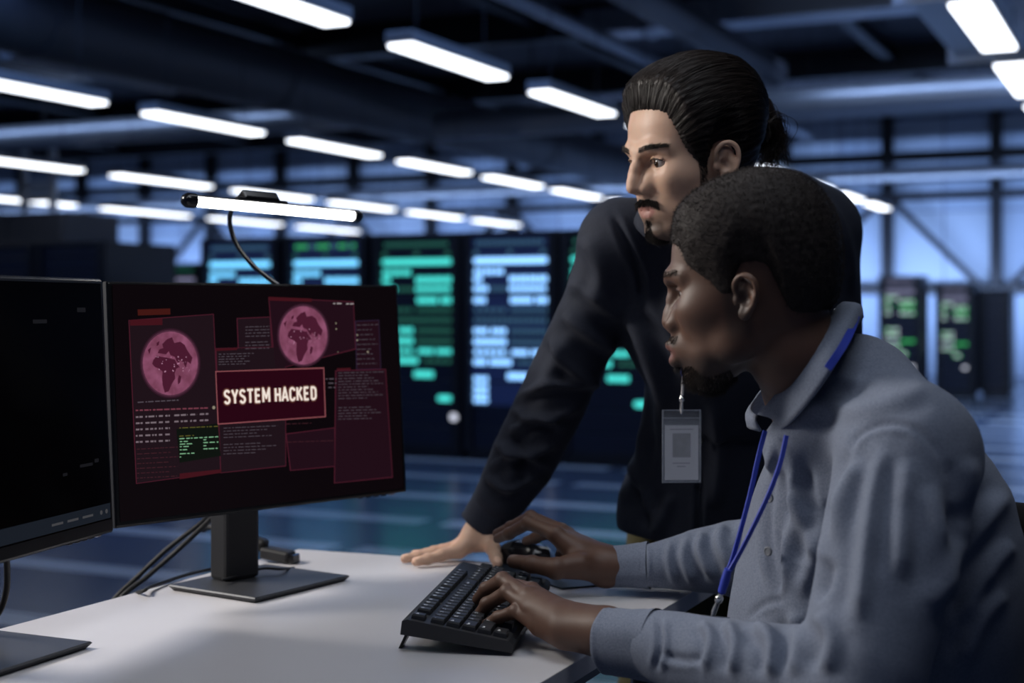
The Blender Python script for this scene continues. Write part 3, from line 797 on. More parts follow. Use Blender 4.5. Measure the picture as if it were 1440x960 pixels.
for (t_, h_, col, lay) in ((0.40, .0240, em('title_glow', (0.085, 0.026, 0.022), 1.0), 13), (0.235, .0240, em('title_edge', (0.32, 0.18, 0.14), 1.0), 14), (0.165, .0240, em('title', (0.84, 0.74, 0.66), 1.0), 15)):
    stroke_text('alert_text', 'SYSTEM HACKED', (417, 448), (745, 432), h_*.86, lay, col, t_)

# ------------------------------------------------------------------ desk lamp on the monitor
M['lamp_tube'] = emit('lamp_diffuser', (1.0, 0.97, 0.92), LAMP_L)
L0 = P(259, 281, 2.10); L1 = P(506, 304, 2.36)
lamp = empty('clip_on_light_bar', L0); tag(lamp, 'lit tube lamp on a black gooseneck clipped behind the monitor', 'lamp')
lx = (L1 - L0).normalized(); lz = Vector((0.35, -0.55, -0.75)); lz = (lz - lx*lx.dot(lz)).normalized()
LF = frame_mtx((0, 0, 0), lx, lz)    # y axis = light side
LL = (L1 - L0).length
def half_tube(a0, a1, r, x0, x1, n=14):
    vs = []; fs = []
    for i in range(n+1):
        a = a0 + (a1-a0)*i/n
        vs += [LF @ Vector((x0, r*math.cos(a), r*math.sin(a))), LF @ Vector((x1, r*math.cos(a), r*math.sin(a)))]
    for i in range(n): fs.append((2*i, 2*i+1, 2*i+3, 2*i+2))
    fs.append((0, 2*n, 2*n+1, 1)); fs.append(tuple(range(0, 2*n+2, 2))); fs.append(tuple(range(2*n+1, 0, -2)))
    return vs, fs
v_, f_ = half_tube(-1.75, 1.75, 0.0085, 0.018, LL - 0.010); b = MB(); b.add(v_, f_, 0, False); b.build('diffuser', M['lamp_tube'], lamp)
v_, f_ = half_tube(1.62, 2*math.pi - 1.62, 0.0098, 0.012, LL - 0.006); b = MB(); b.add(v_, f_, 0, False); b.build('housing', M['matte_black'], lamp)
for (x, s) in ((0.0, 1), (LL, -1)):
    m_ = LF @ Matrix.Translation((x, 0, 0)) @ Matrix.Rotation(s*math.pi/2, 4, 'Y')
    MB().lathe([(0.002, -0.003), (0.008, -0.001), (0.0112, 0.005), (0.0112, 0.018)], 20, 0, m_).build('end_cap', M['gloss_black'], lamp)
hd = MB()
hm = LF @ Matrix.Translation((LL*0.42, 0, 0))
hd.bevbox((-0.035, -0.026, -0.010), (0.035, -0.0085, 0.010), 0.004, 0, hm).bevbox((-0.05, -0.0125, -0.008), (0.05, -0.008, 0.008), 0.002, 0, hm)
hd.bevbox((-0.02, -0.029, -0.006), (0.02, -0.024, 0.006), 0.002, 0, hm)
hd.build('mount', M['gloss_black'], lamp)
gp = [P(352, 282, 2.22), P(333, 288, 2.25), P(324, 300, 2.27), P(324, 318, 2.28), P(332, 342, 2.285), P(350, 367, 2.285), P(372, 387, 2.285), P(392, 402, 2.285), P(412, 420, 2.285)]
b = MB().tube([p - L0 for p in bez(gp, 8)], 0.0038, 10); b.build('gooseneck', M['gloss_black'], lamp)
cl_ = P(412, 424, 2.285) - L0
MB().bevbox((cl_.x - 0.02, cl_.y - 0.03, cl_.z - 0.04), (cl_.x + 0.02, cl_.y + 0.018, cl_.z + 0.006), 0.004).build('clamp', M['black_plastic'], lamp)

# ------------------------------------------------------------------ cables behind the monitor
def cable(label, pts, r, name='cable', cat='cable', grp=None):
    b = MB().tube([Vector(p) for p in bez(pts, 8)], r, 8)
    o = b.build(name, M['rubber']); tag(o, label, cat, grp); return o
cable('thick black cable running down behind the stand, left of its twin', [P(300, 715, 2.30), P(283, 735, 2.34), P(235, 772, 2.36), P(192, 812, 2.34), P(160, 843, 2.31), P(110, 905, 2.27), P(60, 1010, 2.22)], 0.0042, grp=None)
cable('thick black cable running down behind the stand, right of its twin', [P(312, 712, 2.28), P(293, 733, 2.31), P(248, 775, 2.33), P(205, 812, 2.30), P(172, 838, 2.26), P(140, 880, 2.23), P(110, 990, 2.2)], 0.0042)
cable('slim black cord lying on the desk behind the monitor stand', [on_plane(372, 797, 0.744), on_plane(330, 795, 0.744), on_plane(270, 806, 0.744), on_plane(214, 824, 0.746), on_plane(203, 830, 0.749), P(186, 838, 2.165), P(172, 868, 2.16), P(170, 960, 2.15)], 0.0028)
cable('thin cord looping over the back of the monitor base', [on_plane(413, 798, 0.744), on_plane(395, 800, 0.756), on_plane(370, 799, 0.758), on_plane(345, 806, 0.756), on_plane(325, 812, 0.756), on_plane(312, 815, 0.757)], 0.002)
cable('black cable hanging below the dark left monitor', [P(8, 770, 1.78), P(10, 800, 1.80), P(9, 830, 1.81), P(0, 858, 1.82), P(-20, 885, 1.83)], 0.0040)
# plug lying on the desk behind the stand
pg = empty('power_adapter', on_plane(385, 790, DZ)); tag(pg, 'black cable connector lying on the desk behind the monitor stand', 'connector')
pm = frame_mtx((0, 0, 0), (0.9, -0.35, 0), (0.35, 0.9, 0))
MB().bevbox((-0.022, -0.015, 0.004), (0.034, 0.015, 0.024), 0.005, 0, pm @ Matrix.Rotation(math.radians(6), 4, 'Y')).build('body', M['matte_black'], pg)
MB().bevbox((-0.062, -0.011, 0.010), (-0.020, 0.011, 0.032), 0.006, 0, pm @ Matrix.Rotation(math.radians(14), 4, 'Y')).build('strain_relief', M['rubber'], pg)
MB().bevbox((0.032, -0.012, 0.0), (0.044, 0.012, 0.016), 0.002, 0, pm).build('contact', M['gloss_black'], pg)
MB().tube([pm @ Vector(p) for p in bez([(-0.06, 0, 0.022), (-0.09, 0.0, 0.036), (-0.13, 0.01, 0.05), (-0.16, 0.03, 0.04)], 6)], 0.005, 8).build('cord', M['rubber'], pg)

# ------------------------------------------------------------------ keyboard
M['key'] = mat('keycap', (0.018, 0.018, 0.021), 0.48)
M['legend'] = mat('key_legend', (0.90, 0.90, 0.92), 0.5)
KA = math.radians(90 - 8.1)
kx = Vector((math.cos(KA), math.sin(KA), 0)); ky = Vector((-kx.y, kx.x, 0))      # along the rows, towards the F keys
kb = empty('keyboard', (0.0, 1.752, DZ)); tag(kb, 'black full-size keyboard with small white legends under the typing hand', 'keyboard')
KM = frame_mtx((0, 0, 0.004), kx, ky) @ Matrix.Rotation(math.radians(7.5), 4, 'X')
KW, KD = 0.405, 0.142
kc = MB()
side = [(0, 0), (KD, 0), (KD, 0.017), (KD - 0.006, 0.020), (0.006, 0.014), (0, 0.010)]
vs = [KM @ Vector((0, y, z)) for (y, z) in side] + [KM @ Vector((KW, y, z)) for (y, z) in side]
n = len(side)
kc.add(vs, [tuple(range(n-1, -1, -1)), tuple(range(n, 2*n))] + [(i, (i+1) % n, n + (i+1) % n, n+i) for i in range(n)])
kc.build('case', M['matte_black'], kb)
for x in (0.03, KW - 0.03):
    MB().add([KM @ Vector(p) for p in [(x-0.012, KD-0.004, 0.001), (x+0.012, KD-0.004, 0.001), (x+0.012, KD-0.008, 0.001), (x-0.012, KD-0.008, 0.001)]] + [Vector((q.x, q.y, -0.0)) for q in [KM @ Vector(p) for p in [(x-0.009, KD+0.007, 0), (x+0.009, KD+0.007, 0), (x+0.009, KD+0.003, 0), (x-0.009, KD+0.003, 0)]]],
             [(0,3,2,1), (4,5,6,7), (0,1,5,4), (1,2,6,5), (2,3,7,6), (3,0,4,7)]).build('foot', M['black_plastic'], kb)
U = (KW - 0.016) / 22.5
ROWS = [(5.35, [('Esc',1,0)] + [('F%d' % k, 1, x) for k, x in zip(range(1,13), (2,3,4,5,6.5,7.5,8.5,9.5,11,12,13,14))] + [('Prt',1,15.25),('Scr',1,16.25),('Brk',1,17.25)]),
        (4.1, [(c,1,k) for k, c in enumerate("`1234567890-=")] + [('Back',2,13), ('Ins',1,15.25),('Hm',1,16.25),('Up',1,17.25),('Num',1,18.5),('/',1,19.5),('*',1,20.5),('-',1,21.5)]),
        (3.1, [('Tab',1.5,0)] + [(c,1,1.5+k) for k, c in enumerate("QWERTYUIOP[]")] + [('\\',1.5,13.5),('Del',1,15.25),('End',1,16.25),('Dn',1,17.25),('7',1,18.5),('8',1,19.5),('9',1,20.5),('+',1,21.5)]),
        (2.1, [('Caps',1.75,0)] + [(c,1,1.75+k) for k, c in enumerate("ASDFGHJKL;'")] + [('Enter',2.25,12.75),('4',1,18.5),('5',1,19.5),('6',1,20.5)]),
        (1.1, [('Shift',2.25,0)] + [(c,1,2.25+k) for k, c in enumerate("ZXCVBNM,./")] + [('Shift',2.75,12.25),('^',1,16.25),('1',1,18.5),('2',1,19.5),('3',1,20.5),('Ent',1,21.5)]),
        (0.1, [('Ctrl',1.5,0),('Alt',1.5,2.75),('',6,4.25),('Alt',1.5,10.25),('Ctrl',1.5,13.5),('<',1,15.25),('v',1,16.25),('>',1,17.25),('0',2,18.5),('.',1,20.5)])]
UY = (KD - 0.014) / 6.4
def key_mesh(w, txt):
    b = MB(); g = 0.0009; t = 0.0023; hw = U*w; hd_ = UY; H = 0.0100
    lo = [(g, g, 0), (hw-g, g, 0), (hw-g, hd_-g, 0), (g, hd_-g, 0)]
    mid = [(g+0.0012, g+0.0009, H-0.002), (hw-g-0.0012, g+0.0009, H-0.002), (hw-g-0.0012, hd_-g-0.001, H-0.0015), (g+0.0012, hd_-g-0.001, H-0.0015)]
    hi = [(g+t, g+0.0016, H), (hw-g-t, g+0.0016, H), (hw-g-t, hd_-g-t, H+0.0005), (g+t, hd_-g-t, H+0.0005)]
    b.add(lo+mid+hi, [(i*4+k, i*4+(k+1)%4, (i+1)*4+(k+1)%4, (i+1)*4+k) for i in range(2) for k in range(4)] + [(8,9,10,11)])
    if txt:
        me = text_mesh(txt, 0.0060 if len(txt) < 3 else 0.0044, 0.00016)
        if len(me.vertices):
            x0 = min(v.co.x for v in me.vertices)
            b.add([(v.co.x - x0 + g + t + 0.0006, v.co.y + hd_*0.60, H + 0.00055) for v in me.vertices], [tuple(p.vertices) for p in me.polygons], 1)
        bpy.data.meshes.remove(me)
    return b.mesh('key')
kcache = {}; nkey = 0; extra = MB()
for (ry, keys) in ROWS:
    for (txt, w, x) in keys:
        if (txt, w) not in kcache: kcache[(txt, w)] = key_mesh(w, txt)
        me = kcache[(txt, w)]
        T = KM @ Matrix.Translation((0.008 + U*x, 0.007 + UY*ry, 0.013 + 0.006*(0.007+UY*ry)/KD - 0.002))
        nkey += 1
        o = link('key', me, [M['key'], M['legend']], kb)
        o.matrix_local = T
# ------------------------------------------------------------------ mouse and pad
mp = MB()
pc = [on_plane(688, 797, DZ), on_plane(775, 788, DZ), on_plane(872, 822, DZ), on_plane(790, 829, DZ)]
M['pad'] = mat('mouse_pad', (0.012, 0.02, 0.035), 0.5)
mp.prism([(p.x, p.y) for p in pc], DZ, DZ + 0.003)
o = mp.build('mouse_pad', M['pad']); tag(o, 'thin dark pad under the mouse at the desk end', 'mouse pad')
ms = empty('computer_mouse', on_plane(737, 792, DZ + 0.003)); tag(ms, 'glossy black mouse held by the far hand of the seated man', 'mouse')
mm = frame_mtx((0, 0, 0), (-0.80, 0.58, 0), (-0.58, -0.80, 0))
def mouse_shell(y0, y1, zlo, grow=0.0, x0=-1.0, x1=1.0):
    vs = []; fs = []; nx, ny = 16, 10
    for i in range(nx+1):
        fx = x0 + (x1-x0)*i/nx; xx = fx*0.054
        w = 0.030*max(0.0, 1 - abs(fx)**3.2)**0.42*(1 - 0.10*math.sin(fx*2)) + 1e-4
        h = 0.036*max(0.0, 1 - abs(fx*0.9 + 0.08)**2.6)**0.6 + 0.002
        for j in range(ny+1):
            fy = y0 + (y1-y0)*j/ny
            z = zlo + (h - zlo)*max(0.0, 1 - abs(fy)**2.8)**0.5
            vs.append(mm @ Vector((xx, w*fy, z + grow)))
    for i in range(nx):
        for j in range(ny): fs.append((i*(ny+1)+j, (i+1)*(ny+1)+j, (i+1)*(ny+1)+j+1, i*(ny+1)+j+1))
    return vs, fs
b = MB(); v_, f_ = mouse_shell(-1, 1, 0.002); b.add(v_, f_, 0, True)
b.add([mm @ Vector((0.052*math.cos(2*math.pi*k/24), 0.028*math.sin(2*math.pi*k/24), 0.0)) for k in range(24)], [tuple(range(24))]); b.build('shell', M['gloss_black'], ms)
for (a, c) in ((-0.8, -0.06), (0.06, 0.8)):
    b = MB(); v_, f_ = mouse_shell(a, c, 0.002, 0.0012, 0.25, 0.93); b.add(v_, f_, 0, True); b.build('button', M['matte_black'], ms)
MB().lathe([(0.005, -0.003), (0.0065, -0.002), (0.0065, 0.002), (0.005, 0.003)], 16, 0, mm @ Matrix.Translation((0.03, 0, 0.024)) @ Matrix.Rotation(math.pi/2, 4, 'X')).build('scroll_wheel', M['rubber'], ms)
# ------------------------------------------------------------------ sculpting: distance fields and surface nets
def smin(a, b, k):
    if k <= 0: return np.minimum(a, b)
    h = np.maximum(k - np.abs(a - b), 0.0) / k
    return np.minimum(a, b) - h*h*k*0.25
def smax(a, b, k): return -smin(-a, -b, k)
class Cap:
    def __init__(s, a, b, ra, rb=None):
        s.a = np.array(a, float); s.b = np.array(b, float); s.ra = ra; s.rb = ra if rb is None else rb
        r = max(s.ra, s.rb); s.lo = np.minimum(s.a, s.b) - r; s.hi = np.maximum(s.a, s.b) + r
    def ev(s, x, y, z):
        d = s.b - s.a; L = max(float(d @ d), 1e-12)
        px, py, pz = x - s.a[0], y - s.a[1], z - s.a[2]
        t = np.clip((px*d[0] + py*d[1] + pz*d[2]) / L, 0, 1)
        return np.sqrt((px - t*d[0])**2 + (py - t*d[1])**2 + (pz - t*d[2])**2) - (s.ra + (s.rb - s.ra)*t)
class Ell:
    def __init__(s, c, r, rot=None):
        s.c = np.array(c, float); s.r = np.array(r, float); s.R = np.eye(3) if rot is None else np.array(rot.to_3x3() if hasattr(rot, 'to_3x3') else rot, float)
        m = np.abs(s.R) @ s.r; s.lo = s.c - m; s.hi = s.c + m
    def ev(s, x, y, z):
        p = [x - s.c[0], y - s.c[1], z - s.c[2]]
        q = [sum(s.R[i][j]*p[i] for i in range(3)) for j in range(3)]
        k0 = np.sqrt(sum((q[j]/s.r[j])**2 for j in range(3))); k1 = np.sqrt(sum((q[j]/s.r[j]**2)**2 for j in range(3))) + 1e-9
        return k0*(k0 - 1)/k1
class Box3:
    def __init__(s, c, hs, rot=None, r=0.0):
        s.c = np.array(c, float); s.h = np.array(hs, float); s.R = np.eye(3) if rot is None else np.array(rot.to_3x3() if hasattr(rot, 'to_3x3') else rot, float); s.rr = r
        m = np.abs(s.R) @ s.h; s.lo = s.c - m; s.hi = s.c + m
    def ev(s, x, y, z):
        p = [x - s.c[0], y - s.c[1], z - s.c[2]]
        q = [np.abs(sum(s.R[i][j]*p[i] for i in range(3))) - s.h[j] + s.rr for j in range(3)]
        o = np.sqrt(sum(np.maximum(v, 0)**2 for v in q))
        return o + np.minimum(np.maximum(np.maximum(q[0], q[1]), q[2]), 0) - s.rr
class Uni:
    def __init__(s, prims, k=0.0):
        s.p = prims; s.k = k; s.lo = np.min([q.lo for q in prims], 0) - k; s.hi = np.max([q.hi for q in prims], 0) + k
    def ev(s, x, y, z):
        d = None
        for q in s.p:
            e = q.ev(x, y, z); d = e if d is None else smin(d, e, s.k)
        return d
def Chain(pts, rs, k=0.0):
    rs = rs if isinstance(rs, (list, tuple)) else [rs]*len(pts)
    return Uni([Cap(pts[i], pts[i+1], rs[i], rs[i+1]) for i in range(len(pts)-1)], k)
class Vol:
    def __init__(s, lo, hi, h):
        s.lo = np.array(lo, float); s.h = h
        s.n = np.ceil((np.array(hi, float) - s.lo)/h).astype(int) + 1
        s.f = np.full(tuple(s.n), 1.0, np.float32)
    def sub(s, lo, hi, m):
        a = np.clip(np.floor((lo - m - s.lo)/s.h).astype(int), 0, s.n - 1); b = np.clip(np.ceil((hi + m - s.lo)/s.h).astype(int) + 1, 1, s.n)
        sl = tuple(slice(a[i], b[i]) for i in range(3))
        ax = [(s.lo[i] + s.h*np.arange(a[i], b[i])).astype(np.float32) for i in range(3)]
        return sl, ax[0][:, None, None], ax[1][None, :, None], ax[2][None, None, :]
    def add(s, p, k=0.0, m=None):
        sl, x, y, z = s.sub(p.lo, p.hi, k + 3*s.h if m is None else m)
        s.f[sl] = smin(s.f[sl], p.ev(x, y, z).astype(np.float32), k); return s
    def cut(s, p, k=0.0):
        sl, x, y, z = s.sub(p.lo, p.hi, k + 3*s.h)
        s.f[sl] = smax(s.f[sl], -p.ev(x, y, z).astype(np.float32), k); return s
    def mesh(s, smooth=0):
        return surface_nets(s.f, s.lo, s.h, smooth)
def surface_nets(f, lo, h, smooth=0):
    ins = f < 0
    c = [ins[i:ins.shape[0]-1+i, j:ins.shape[1]-1+j, k:ins.shape[2]-1+k] for i in (0,1) for j in (0,1) for k in (0,1)]
    cnt = sum(q.astype(np.int8) for q in c)
    act = (cnt > 0) & (cnt < 8)
    ix = np.argwhere(act); idm = np.full(act.shape, -1, np.int64); idm[act] = np.arange(len(ix))
    acc = np.zeros((len(ix), 3)); num = np.zeros(len(ix))
    offs = [(i, j, k) for i in (0,1) for j in (0,1) for k in (0,1)]
    val = {o: f[ix[:,0]+o[0], ix[:,1]+o[1], ix[:,2]+o[2]].astype(float) for o in offs}
    for o in offs:
        for ax in range(3):
            if o[ax]: continue
            q = list(o); q[ax] = 1; q = tuple(q)
            a = val[o]; b = val[q]; m = (a < 0) != (b < 0)
            t = np.where(m, a/np.where(np.abs(a-b) < 1e-12, 1, a-b), 0)
            p = np.tile(np.array(o, float), (len(ix), 1)); p[:, ax] += t
            acc[m] += p[m]; num[m] += 1
    V = (ix + acc/np.maximum(num, 1)[:, None])*h + lo
    F = []
    for ax in range(3):
        sh = [slice(0, None)]*3
        n = f.shape
        a = [slice(1, n[i]-1) for i in range(3)]; a[ax] = slice(0, n[ax]-1); b = list(a); b[ax] = slice(1, n[ax])
        A = ins[tuple(a)]; B = ins[tuple(b)]
        for (mask, flip) in ((A & ~B, False), (~A & B, True)):
            e = np.argwhere(mask)
            if not len(e): continue
            for i in range(3):
                if i != ax: e[:, i] += 1
            u, v = [(1, 2), (2, 0), (0, 1)][ax]
            def gid(du, dv):
                q = e.copy(); q[:, u] -= du; q[:, v] -= dv
                return idm[q[:,0], q[:,1], q[:,2]]
            quad_ = np.stack([gid(0,0), gid(1,0), gid(1,1), gid(0,1)], 1)
            F.append(quad_[:, ::-1] if flip else quad_)
    F = np.concatenate(F)
    F = F[(F >= 0).all(1)]
    for _ in range(smooth): V = lap(V, F, 0.5)
    return V, F
def lap(V, F, w):
    S_ = np.zeros_like(V); n = np.zeros(len(V))
    for i in range(4):
        a = F[:, i]; b = F[:, (i+1) % 4]
        for j in range(3): S_[:, j] += np.bincount(a, V[b, j], len(V)) + np.bincount(b, V[a, j], len(V))
        n += np.bincount(a, minlength=len(V)) + np.bincount(b, minlength=len(V))
    return V*(1-w) + w*S_/np.maximum(n, 1)[:, None]
def normals(V, F):
    fn = np.cross(V[F[:,2]] - V[F[:,0]], V[F[:,3]] - V[F[:,1]]); N = np.zeros_like(V)
    for i in range(4):
        for j in range(3): N[:, j] += np.bincount(F[:, i], fn[:, j], len(V))
    return N/np.maximum(np.linalg.norm(N, axis=1), 1e-12)[:, None]
def np_mesh(name, V, F, attrs=None, smooth=True):
    me = bpy.data.meshes.new(name)
    F = np.asarray(F); k = F.shape[1]
    me.vertices.add(len(V)); me.vertices.foreach_set('co', np.asarray(V, np.float32).ravel())
    me.loops.add(F.size); me.loops.foreach_set('vertex_index', F.ravel().astype(np.int32))
    me.polygons.add(len(F)); me.polygons.foreach_set('loop_start', np.arange(0, F.size, k, dtype=np.int32))
    me.update(calc_edges=True)
    if smooth: me.polygons.foreach_set('use_smooth', np.ones(len(F), bool))
    for n_, a in (attrs or {}).items():
        at = me.attributes.new(n_, 'FLOAT', 'POINT'); at.data.foreach_set('value', np.asarray(a, np.float32))
    me.update(); return me
def join(parts):
    """parts: (V, F, attrs) -> one"""
    Vs = []; Fs = []; at = {}; b = 0
    keys = set(k for p in parts for k in p[2])
    for V, F, A in parts:
        Vs.append(V); Fs.append(F + b); b += len(V)
        for k in keys: at.setdefault(k, []).append(A.get(k, np.zeros(len(V))))
    return np.concatenate(Vs), np.concatenate(Fs), {k: np.concatenate(v) for k, v in at.items()}
def xf(Mx, V):
    A = np.array(Mx); return V @ A[:3, :3].T + A[:3, 3]
def pxy(V):
    return 720 + FOC*V[:, 0]/V[:, 1], HOR - FOC*(V[:, 2] - CAMZ)/V[:, 1]
def polydist(px, py, pts):
    """distance to a polyline, signed side and the position along it 0..1"""
    best = np.full(len(px), 1e9); sgn = np.zeros(len(px)); along = np.zeros(len(px)); n = len(pts) - 1
    for i in range(n):
        ax, ay = pts[i]; bx, by = pts[i+1]; dx, dy = bx-ax, by-ay; L = dx*dx + dy*dy
        t = np.clip(((px-ax)*dx + (py-ay)*dy)/L, 0, 1)
        ex = px - ax - t*dx; ey = py - ay - t*dy; d = np.hypot(ex, ey); m = d < best
        best = np.where(m, d, best); sgn = np.where(m, np.sign(dx*ey - dy*ex), sgn); along = np.where(m, (i+t)/n, along)
    return best, sgn, along
def sculpt(V, F, strokes, yr=(0, 99), gain=1.0):
    """raise or press folds along lines given in the photograph's frame; only where the cloth faces that way"""
    N = normals(V, F); px, py = pxy(V); out = np.zeros(len(V))
    face = np.clip((-N[:, 1] + 0.25)/0.5, 0, 1)*((V[:, 1] > yr[0]) & (V[:, 1] < yr[1]))
    for st in strokes:
        pts, w, a = st[0], st[1], st[2]
        pts = [(p.x, p.y) for p in bez([(q[0], q[1], 0) for q in pts], 6)] if len(pts) > 2 else pts
        xs = [p[0] for p in pts]; ys = [p[1] for p in pts]
        m = (px > min(xs)-4*w) & (px < max(xs)+4*w) & (py > min(ys)-4*w) & (py < max(ys)+4*w)
        if not m.any(): continue
        d, s, t = polydist(px[m], py[m], pts)
        tap = np.clip(np.sin(np.pi*np.clip(t, 0.02, 0.98))*2.0, 0, 1) if len(st) < 4 or st[3] else 1.0
        prof = np.exp(-(d/w)**2) - 0.55*np.exp(-((d*s - 1.7*w)/(1.1*w))**2)
        out[m] += gain*a*tap*prof
    return V + N*(out*face)[:, None]
def ripple(V, amp, freq, seed, axis=None):
    """soft irregular unevenness of cloth"""
    r = np.random.RandomState(seed); o = np.zeros(len(V))
    for _ in range(10):
        k = r.normal(size=3); k = k/np.linalg.norm(k)*freq*r.uniform(.5, 1.6)
        if axis is not None: k = k - 0.75*np.array(axis)*(k @ np.array(axis))
        o += np.sin(V @ k + r.uniform(0, 6.28) + 1.3*np.sin(V @ (r.normal(size=3)*freq*0.4)))/10
    return o*amp
class Tab:
    """smooth table z -> values"""
    def __init__(s, rows, ksm=7, n=400):
        rows = sorted(rows); z = np.array([r[0] for r in rows]); s.z = np.linspace(z[0], z[-1], n); s.c = []
        for i in range(1, len(rows[0])):
            v = np.interp(s.z, z, [r[i] for r in rows]); pad = np.pad(v, ksm, mode='edge')
            v = np.convolve(np.convolve(np.pad(pad, ksm, mode='edge'), np.ones(2*ksm+1)/(2*ksm+1), 'valid'), np.ones(2*ksm+1)/(2*ksm+1), 'valid')
            s.c.append(v)
    def __call__(s, z): return [np.interp(z, s.z, c) for c in s.c]
class HeadLoft:
    def __init__(s, rows, grow=0.0, pw=2.35):
        s.t = Tab(rows); s.g = grow; s.pw = pw; z = [r[0] for r in rows]
        s.lo = np.array([min(r[2] for r in rows), -max(r[3] for r in rows), min(z)]) - 0.02; s.hi = np.array([max(r[1] for r in rows), max(r[3] for r in rows), max(z)]) + 0.02
        s.z0 = min(z); s.z1 = max(z)
    def ev(s, x, y, z):
        fr, bk, w = s.t(np.asarray(z, float))
        fr = fr + s.g; bk = bk - s.g; w = np.maximum(w + s.g, 1e-3)
        a = np.maximum((fr - bk)/2, 1e-3); c = (fr + bk)/2; p = s.pw
        g = (np.abs((x - c)/a)**p + np.abs(y/w)**p)**(1/p)
        d = (g - 1)*np.minimum(a, w)
        return np.maximum(d, np.maximum(z - s.z1 - s.g, s.z0 - s.g - z))
def _ev3(s, x, y, z):
    fr, bk, w = s.t(np.asarray(z, float)); w = np.maximum(w, 1e-3); a = np.maximum((fr - bk)/2, 1e-3); c = (fr + bk)/2; p = s.pw
    g = (np.abs((x - c)/a)**p + np.abs(y/w)**p)**(1/p)
    return np.maximum((g - 1)*np.minimum(a, w), np.maximum(z - s.z1, s.z0 - z))
HeadLoft.ev3 = _ev3
HEAD_ROWS = [  # z, front x, back x, half width
 (.1375,-.0145,-.0165,.002), (.136,.003,-.034,.019), (.131,.028,-.055,.042), (.122,.050,-.072,.057), (.108,.069,-.086,.068), (.09,.083,-.095,.0745), (.07,.0915,-.0995,.0775), (.05,.095,-.100,.0775),
 (.035,.0955,-.099,.0765), (.022,.0925,-.097,.0755), (.008,.0905,-.093,.0745), (-.01,.0905,-.088,.0715), (-.025,.0905,-.078,.068), (-.04,.0925,-.055,.0645), (-.052,.0925,-.025,.0620),
 (-.062,.092,-.003,.0590), (-.074,.088,.012,.0535), (-.085,.0885,.025,.0455), (-.095,.086,.038,.0355), (-.103,.077,.048,.024), (-.108,.066,.055,.012)]
def ear_prims(side, sc=1.0, out=0.0, dx=0.0):
    """helix, antihelix, lobe of one ear; side +1 = left"""
    y0 = 0.0745 + out
    def q(x, z, o): return (x*sc + 0.012 + dx, side*(y0 + o), z*sc - .003)
    hel = [q(-.001,.004,.002), q(.003,.014,.006), q(.001,.026,.010), q(-.008,.034,.014), q(-.020,.034,.018), q(-.029,.025,.0205), q(-.031,.010,.020), q(-.027,-.006,.0175), q(-.019,-.018,.013), q(-.010,-.026,.008)]
    ant = [q(-.010,.024,.010), q(-.019,.016,.013), q(-.021,.003,.0135), q(-.016,-.010,.010), q(-.009,-.013,.007)]
    hr_ = [.0030,.0032,.0034,.0035,.0035,.0035,.0034,.0033,.0034,.0040]; hs = [tuple(v) for v in bez(hel, 4)]; hel_r = [float(np.interp(i/(len(hs)-1), np.linspace(0, 1, 10), hr_)) for i in range(len(hs))]
    P_ = [Chain(hs, hel_r, .0015), Chain([tuple(v) for v in bez(ant, 4)], .0036, .002),
          Ell(q(-.014,.006,.008), (.0165*sc,.006,.026*sc), Matrix.Rotation(side*math.radians(-24), 3, 'Z')),
          Ell(q(-.007,-.024,.006), (.0075,.0045,.0085)), Ell(q(.003,-.002,.003), (.0045,.0045,.007))]
    conc = [Ell(q(-.009,.0,.0145), (.0085,.0085,.0105)), Ell(q(-.016,.012,.019), (.006,.006,.010)), Chain([q(-.002,.018,.013), q(-.012,.029,.016), q(-.0235,.022,.0215), q(-.025,.006,.021)], .0019)]
    return P_, conc
